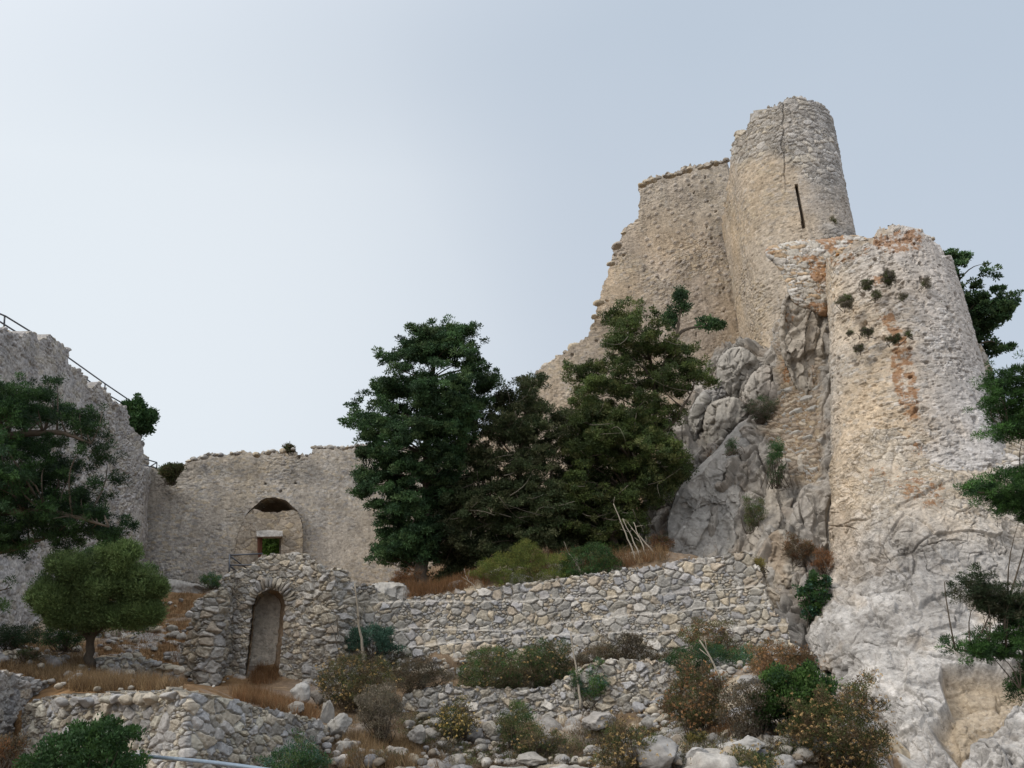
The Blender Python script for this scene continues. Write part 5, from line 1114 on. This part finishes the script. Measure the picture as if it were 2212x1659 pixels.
shrub('shrub', 'dark green bush on the ledge above the huge lichen-spotted boulder', (1615,855,1680,912), DGRN + GREYB, 1.0, d=34.6, depth=0.4)
shrub('shrub', 'narrow green ivy strip in the crevice right of the huge boulder', (1658,950,1694,1052), DGRN + GRN[2:3], 0.9, d=31.4, depth=0.3)
shrub('shrub', 'thin green strip growing in the lower crack of the huge boulder', (1610,1060,1655,1150), OLV + GRN[2:3], 0.7, d=31.0, depth=0.25, hole=-0.2)
shrub('shrub', 'tiny green tuft on the upper edge of the huge boulder', (1572,948,1592,980), DGRN, 1.3, d=32.6, depth=0.2)
shrub('shrub', 'yellow-green broom bush behind the terrace wall under the conifers', (1040,1176,1220,1290), [(.10,.125,.03),(.13,.14,.035),(.08,.11,.028)], 1.2, d=28.95, hole=-0.7)
shrub('shrub', 'darker green bush behind the terrace wall right of the broom', (1190,1172,1352,1275), DGRN + GRN[:1] + OLV[:1], 1.2, d=28.9, hole=-0.7)
shrub('shrub', 'small yellowish tuft at the right end of the terrace wall top', (1622,1205,1652,1235), YEL, 1.2, d=27.2, depth=0.2)
shrub('shrub', 'dense green leafy shrub at the bottom left in front of the corner wall', (45,1552,325,1760), GRN[2:3] + DGRN + [(.03,.07,.02)], 1.5, d=11.8, ll=0.045, lw=0.013, tr=0.10, n=46, hole=-0.6, poly=[(45,1640),(85,1605),(130,1590),(160,1560),(200,1568),(232,1548),(262,1560),(275,1572),(312,1570),(300,1595),(270,1610),(285,1640),(320,1628),(312,1655),(290,1700),(40,1720)])
shrub('shrub', 'dry reddish plants in the bottom left corner', (-20,1560,55,1690), RED + BROWN, 0.9, d=13.5, depth=0.5, hole=-0.3)
shrub('shrub', 'teal-green bush at the bottom under the right end of the corner wall', (572,1588,702,1690), TEAL[2:] + DGRN + MIXG[:1], 1.2, d=16.2)
shrub('shrub', 'dark green bush at the left foot of the olive tree', (98,1335,184,1402), DGRN, 1.4, d=24.6)
shrub('shrub', 'very dark low bush at the left edge on the slope', (-30,1350,92,1404), [(.02,.04,.02),(.03,.045,.02)], 1.2, d=25.2)
shrub('shrub', 'small round bush on the left low dry-stone wall', (40,1402,82,1430), MIXG, 1.4, d=22.6, tr=0.08, depth=0.25)
shrub('shrub', 'small green bush in front of the gate wall left of the gatehouse', (436,1236,480,1270), TEAL[1:2] + GRN[:2], 1.4, d=37.0, depth=0.4)
shrub('shrub', 'bushy green plant growing out of the top corner of the battlement wall', (262,872,328,948), DGRN + GRN[2:3], 1.5, d=40.2, depth=0.9, tr=0.2, ll=0.12, lw=0.035, hole=-0.9)
shrub('shrub', 'brownish green plant rooted in the notch of the gate wall top', (342,1004,394,1045), MIXG + OLV, 1.2, d=41.2, depth=0.4, tr=0.18, ll=0.1, lw=0.02, poly=[(342,1012),(365,1006),(396,1004),(390,1020),(378,1032),(374,1050),(362,1036),(350,1025)])
shrub('shrub', 'small brown tuft on the crest of the gate wall', (612,962,634,975), MIXG, 1.4, d=42.6, depth=0.3, tr=0.12, ll=0.12, lw=0.02)
shrub('shrub', 'green undergrowth seen through the doorway of the gate wall', (530,1120,640,1250), [(.14,.24,.06),(.10,.18,.05)], 1.2, d=47.2, depth=0.6, ll=0.12, lw=0.04, hole=-2, tr=0.3)
shrub('shrub', 'reddish dry brush at the foot of the tallest conifer', (850,1225,905,1300), RED, 0.9, d=30.4, hole=-0.3)
shrub('shrub', 'rust-coloured dry brush behind the bleached poles', (1385,1150,1450,1230), RED + OLV[:1], 0.9, d=30.8, hole=-0.4)
# tufts rooted in the lower tower
for i, (x, y, s, lab) in enumerate([(1828,652,17,'largest round grey-green tuft high on the left of the lower round tower'),(1873,617,14,'grey tuft left of the square orange patch on the lower tower'),(1918,600,17,'brownish tuft right of the square orange patch on the lower tower'),
        (1893,640,10,'grey tuft just under the square orange patch'),(1872,718,12,'grey tuft in the middle left of the lower tower'),(1932,732,13,'green tuft touching the long orange streak'),(1855,752,11,'faint brown tuft below the middle left tuft'),(2002,612,10,'brown tuft high on the right of the lower tower'),
        (2036,660,9,'dark green tuft at the right curve of the lower tower'),(2062,765,10,'dark tuft low on the right curve of the lower tower'),(1835,720,7,'tiniest tuft near the left edge of the lower tower'),(1962,722,8,'small grey tuft right of the orange streak'),(1950,640,8,'small dry tuft above the orange streak')]):
    shrub('wall_tuft', lab, (x - s, y - s, x + s, y + s), GREYB + OLV[:2] if i not in (5, 8) else MIXG, 2.2, d=float(np.interp(x, [1820, 1900, 1965, 2030, 2062], [30.6, 29.7, 29.4, 30.0, 31.2])) + (760 - y) * 0.0055, depth=0.18, tr=0.07, ll=0.05, lw=0.008, hole=-3, stems=4, group='tufts rooted in the lower round tower', cat='wall plant')
shrub('wall_tuft', 'dark tuft growing near the foot of the upper round tower right of the slit', (1788,468,1808,486), MIXG, 2.0, d=41.6, depth=0.2, tr=0.1, hole=-3, stems=4, cat='wall plant')

# ------------------------------------------------------------------ bare poles and stalks
def stalk(name, label, pts, r, col_mat=None, n=12, side=0):
    g = Geo(); p = cr(np.array(line(pts)), np.linspace(0, 1, n)); rr = np.random.default_rng(int(pts[0][0]))
    p = p + rr.normal(size=p.shape) * 0.012; tube(g, p, np.linspace(r, r * 0.45, n), 7)
    for k in range(side):
        q = p[rr.integers(n // 2, n)]; tube(g, [q, q + rr.normal(size=3) * 0.12 + [0, 0, 0.18]], [r * 0.4, r * 0.2], 5)
    return tag(g.obj(name, col_mat or M_TWIG, origin=p[0]), label, 'dead stalk', 'bleached dead stalks')
stalk('dead_stalk', 'pale slightly bent stalk in front of the teal plant by the gatehouse', [(790,1440,25.3),(781,1385,25.4),(775,1330,25.5),(767,1258,25.6)], 0.045, side=3)
stalk('dead_stalk', 'upright white stalk in the middle of the shrubs below the terrace wall', [(1254,1530,23.0),(1249,1470,23.3),(1240,1420,23.5),(1232,1370,23.7)], 0.035, side=3)
stalk('dead_stalk', 'leaning grey stalk above the rust-flowered shrub', [(1572,1512,20.2),(1560,1480,20.3),(1540,1430,20.5),(1512,1382,20.7)], 0.035, side=2)
stalk('dead_stalk', 'thin forked twig standing on the terrace wall between the two green bushes', [(1258,1245,28.6),(1248,1222,28.6),(1228,1196,28.7)], 0.025, side=4)
stalk('dead_stalk', 'thin slanting twig above the left part of the terrace wall', [(1034,1276,28.6),(1020,1262,28.6),(1004,1244,28.7)], 0.02, side=4)
for i, (a, b, lab) in enumerate([((1378,1228),(1325,1088),'leftmost long bleached pole leaning left above the terrace wall'),((1390,1226),(1345,1120),'second bleached pole from the left above the terrace wall'),((1402,1225),(1368,1130),'third bleached pole from the left above the terrace wall'),((1432,1218),(1362,1140),'bleached pole slanting furthest to the right above the terrace wall')]):
    stalk('dead_pole', lab, [(a[0], a[1], 28.6), ((a[0] + b[0]) / 2 + 3, (a[1] + b[1]) / 2, 28.9), (b[0], b[1], 29.3)], 0.03, side=3)
for a, b, lab in [((735,1425),(690,1300),'thin dark bramble stem on the gatehouse right side'),((728,1380),(712,1300),'short bramble stem beside the longer one on the gatehouse')]:
    stalk('bramble_stem', lab, [(a[0], a[1], 24.9), ((a[0] + b[0]) / 2 + 8, (a[1] + b[1]) / 2, 25.0), (b[0], b[1], 25.4)], 0.016, M_BARK)

# ------------------------------------------------------------------ railings and pipe
def railing(name, label, tubes, kinds, r, group=None):
    e = empty(name, P(*tubes[0][0]), label, 'railing', group)
    for t, k in zip(tubes, kinds):
        g = Geo(); tube(g, line(t), r, 7); g.obj(k, M_STEEL, e)
    return e
railing('handrail', 'long thin two-bar steel handrail running down behind the battlement wall', [
    [(-60,655,29.5),(0,678,30.8),(12,683,31),(64,715,32),(147,772,34.4),(227,829,37.8),(298,877,41.4)],
    [(-60,672,29.5),(0,695,30.8),(41,721,31.6),(147,791,34.4),(188,820,36),(226,849,37.8),(277,878,40.6)],
    [(227,829,37.8),(225,852,37.8)], [(298,877,41.4),(282,880,40.8)], [(84,727,32.5),(83,745,32.5)], [(10,682,31),(9,705,31)]], ['rail', 'rail', 'post', 'end_bar', 'post', 'post'], 0.03)
railing('short_railing', 'short steel railing in the gap between battlement wall and gate wall', [[(300,986,42),(308,990,42.2),(339,999,42.6)],[(339,999,42.6),(338,1016,42.6)],[(322,1009,42.3),(339,999,42.6)],[(310,1004,42.2),(338,1011,42.6)]], ['rail', 'post', 'brace', 'rail'], 0.028)
railing('gate_railing', 'steel railing with diagonal braces on top of the gatehouse left of the doorway', [[(496,1199,29.5),(568,1196,29.8)],[(496,1197,29.5),(495,1242,29.2)],[(496,1221,29.4),(560,1220,29.7)],[(497,1201,29.5),(532,1227,30.2)],[(497,1223,29.4),(515,1236,29.8)]], ['rail', 'post', 'rail', 'brace', 'brace'], 0.026)
g = Geo(); tube(g, cr(np.array(line([(255,1631,12.6),(290,1632,12.3),(400,1641,11.6),(500,1652,11.0),(640,1672,10.4)])), np.linspace(0, 1, 16)), 0.024, 10)
tag(g.obj('pipe', M_PIPE), 'slim blue-grey pipe crossing the bottom edge in front of the corner wall', 'pipe')

# ------------------------------------------------------------------ dry grass
g = Geo(); rq = np.random.default_rng(77)
def blades(X, n, h, cols, lean=0.35):
    k = len(X); B = X[:, None] + rq.normal(size=(k, n, 3)) * np.array([0.06, 0.06, 0.0])
    D = rq.normal(size=(k, n, 3)) * lean; D[..., 2] = 1; D /= np.linalg.norm(D, axis=-1, keepdims=True)
    H = h * rq.uniform(0.5, 1.3, (k, n, 1)); S = np.cross(D, rq.normal(size=(k, n, 3))); S /= np.linalg.norm(S, axis=-1, keepdims=True)
    w = 0.006; V = np.stack([B - S * w, B + S * w, B + D * H], 2)
    c = np.array(cols)[rq.integers(0, len(cols), k)][:, None] * rq.uniform(0.7, 1.3, (k, n, 1)); c = np.repeat(c[:, :, None], 3, 2)
    g.add(V.reshape(-1, 3), t=np.arange(k * n * 3).reshape(-1, 3), c=c.reshape(-1, 3))
STRAW = [(.29,.205,.115),(.24,.16,.08),(.34,.25,.145),(.18,.12,.07)]; RUSTY = [(.21,.115,.055),(.26,.145,.07),(.17,.095,.045)]
def grass_zone(poly, k, n, h, cols, d=None):
    a = np.array(poly, float); X = []
    while len(X) < k:
        px, py = rq.uniform(*np.stack([a.min(0), a.max(0)]).T[0]), rq.uniform(a[:, 1].min(), a[:, 1].max())
        if not inpoly(np.array(px), np.array(py), poly): continue
        dd = gd(px, py) if d is None else d + rq.uniform(-.3, .3); p = P(px, py, dd)
        if d is None: p[2] = float(Z(p[0], p[1])) - 0.02
        X.append(p)
    blades(np.array(X), n, h, cols)
grass_zone([(355,1290),(440,1270),(480,1262),(470,1275),(425,1300),(412,1350),(395,1400),(380,1435),(205,1420),(230,1350),(330,1350)], 900, 12, 0.16, STRAW + RUSTY)
grass_zone([(0,1400),(200,1400),(200,1440),(260,1480),(400,1478),(380,1492),(200,1492),(120,1480),(0,1440)], 700, 12, 0.22, STRAW)
grass_zone([(140,1468),(360,1475),(360,1492),(150,1495)], 260, 14, 0.34, STRAW)
grass_zone([(500,1490),(560,1495),(640,1525),(690,1540),(680,1556),(600,1538),(510,1512)], 340, 14, 0.26, RUSTY + STRAW[:1])
grass_zone([(560,1440),(604,1440),(604,1475),(530,1480)], 90, 12, 0.25, RUSTY)
grass_zone([(840,1240),(1050,1230),(1050,1268),(900,1290),(860,1290)], 500, 12, 0.3, RUSTY)
grass_zone([(1140,1195),(1440,1170),(1440,1215),(1350,1225),(1150,1240)], 500, 12, 0.35, STRAW + RUSTY)
grass_zone([(700,1430),(1750,1430),(1800,1600),(1800,1659),(700,1659)], 1500, 10, 0.20, STRAW + [(.16,.12,.08)])
grass_zone([(740,1590),(900,1600),(900,1659),(740,1659)], 420, 14, 0.26, STRAW)
grass_zone([(1480,1560),(1600,1560),(1600,1600),(1500,1600)], 220, 14, 0.22, RUSTY)
grass_zone([(1560,960),(1660,940),(1500,1000)], 6, 8, 0.15, RUSTY, d=34)
tag(g.obj('dry_grass', M_GRASS, smooth=False, origin=(0, 20, 2)), 'dry straw-coloured grass on the slopes', 'grass', kind='stuff')

g = Geo(); U_ = []      # low scrub nobody could count
while len(U_) < 4200:
    px, py = rq.uniform(690, 1860), rq.uniform(1410, 1659)
    if rq.random() < 0.35: px, py = rq.uniform(760, 1700), rq.uniform(1425, 1510)
    if px > 1750 + (py - 1400) * 0.55: continue
    d = gd(px, py); X = P(px, py, d)
    if vnoise(np.array([X[0] * 0.7, X[1] * 0.7, 9.0])) < -0.05: continue
    U_.append([X[0], X[1], float(Z(X[0], X[1])) + rq.uniform(0.02, 0.14)])
leaves(g, np.array(U_), 0.12, 26, 0.055, 0.008, BROWN + GREYB + OLV, rq, up=0.8, flat=0.7)
tag(g.obj('undergrowth', M_SHRUB, smooth=False, origin=(0, 20, 2)), 'low brown and olive scrub covering the lower slope', 'undergrowth', kind='stuff')
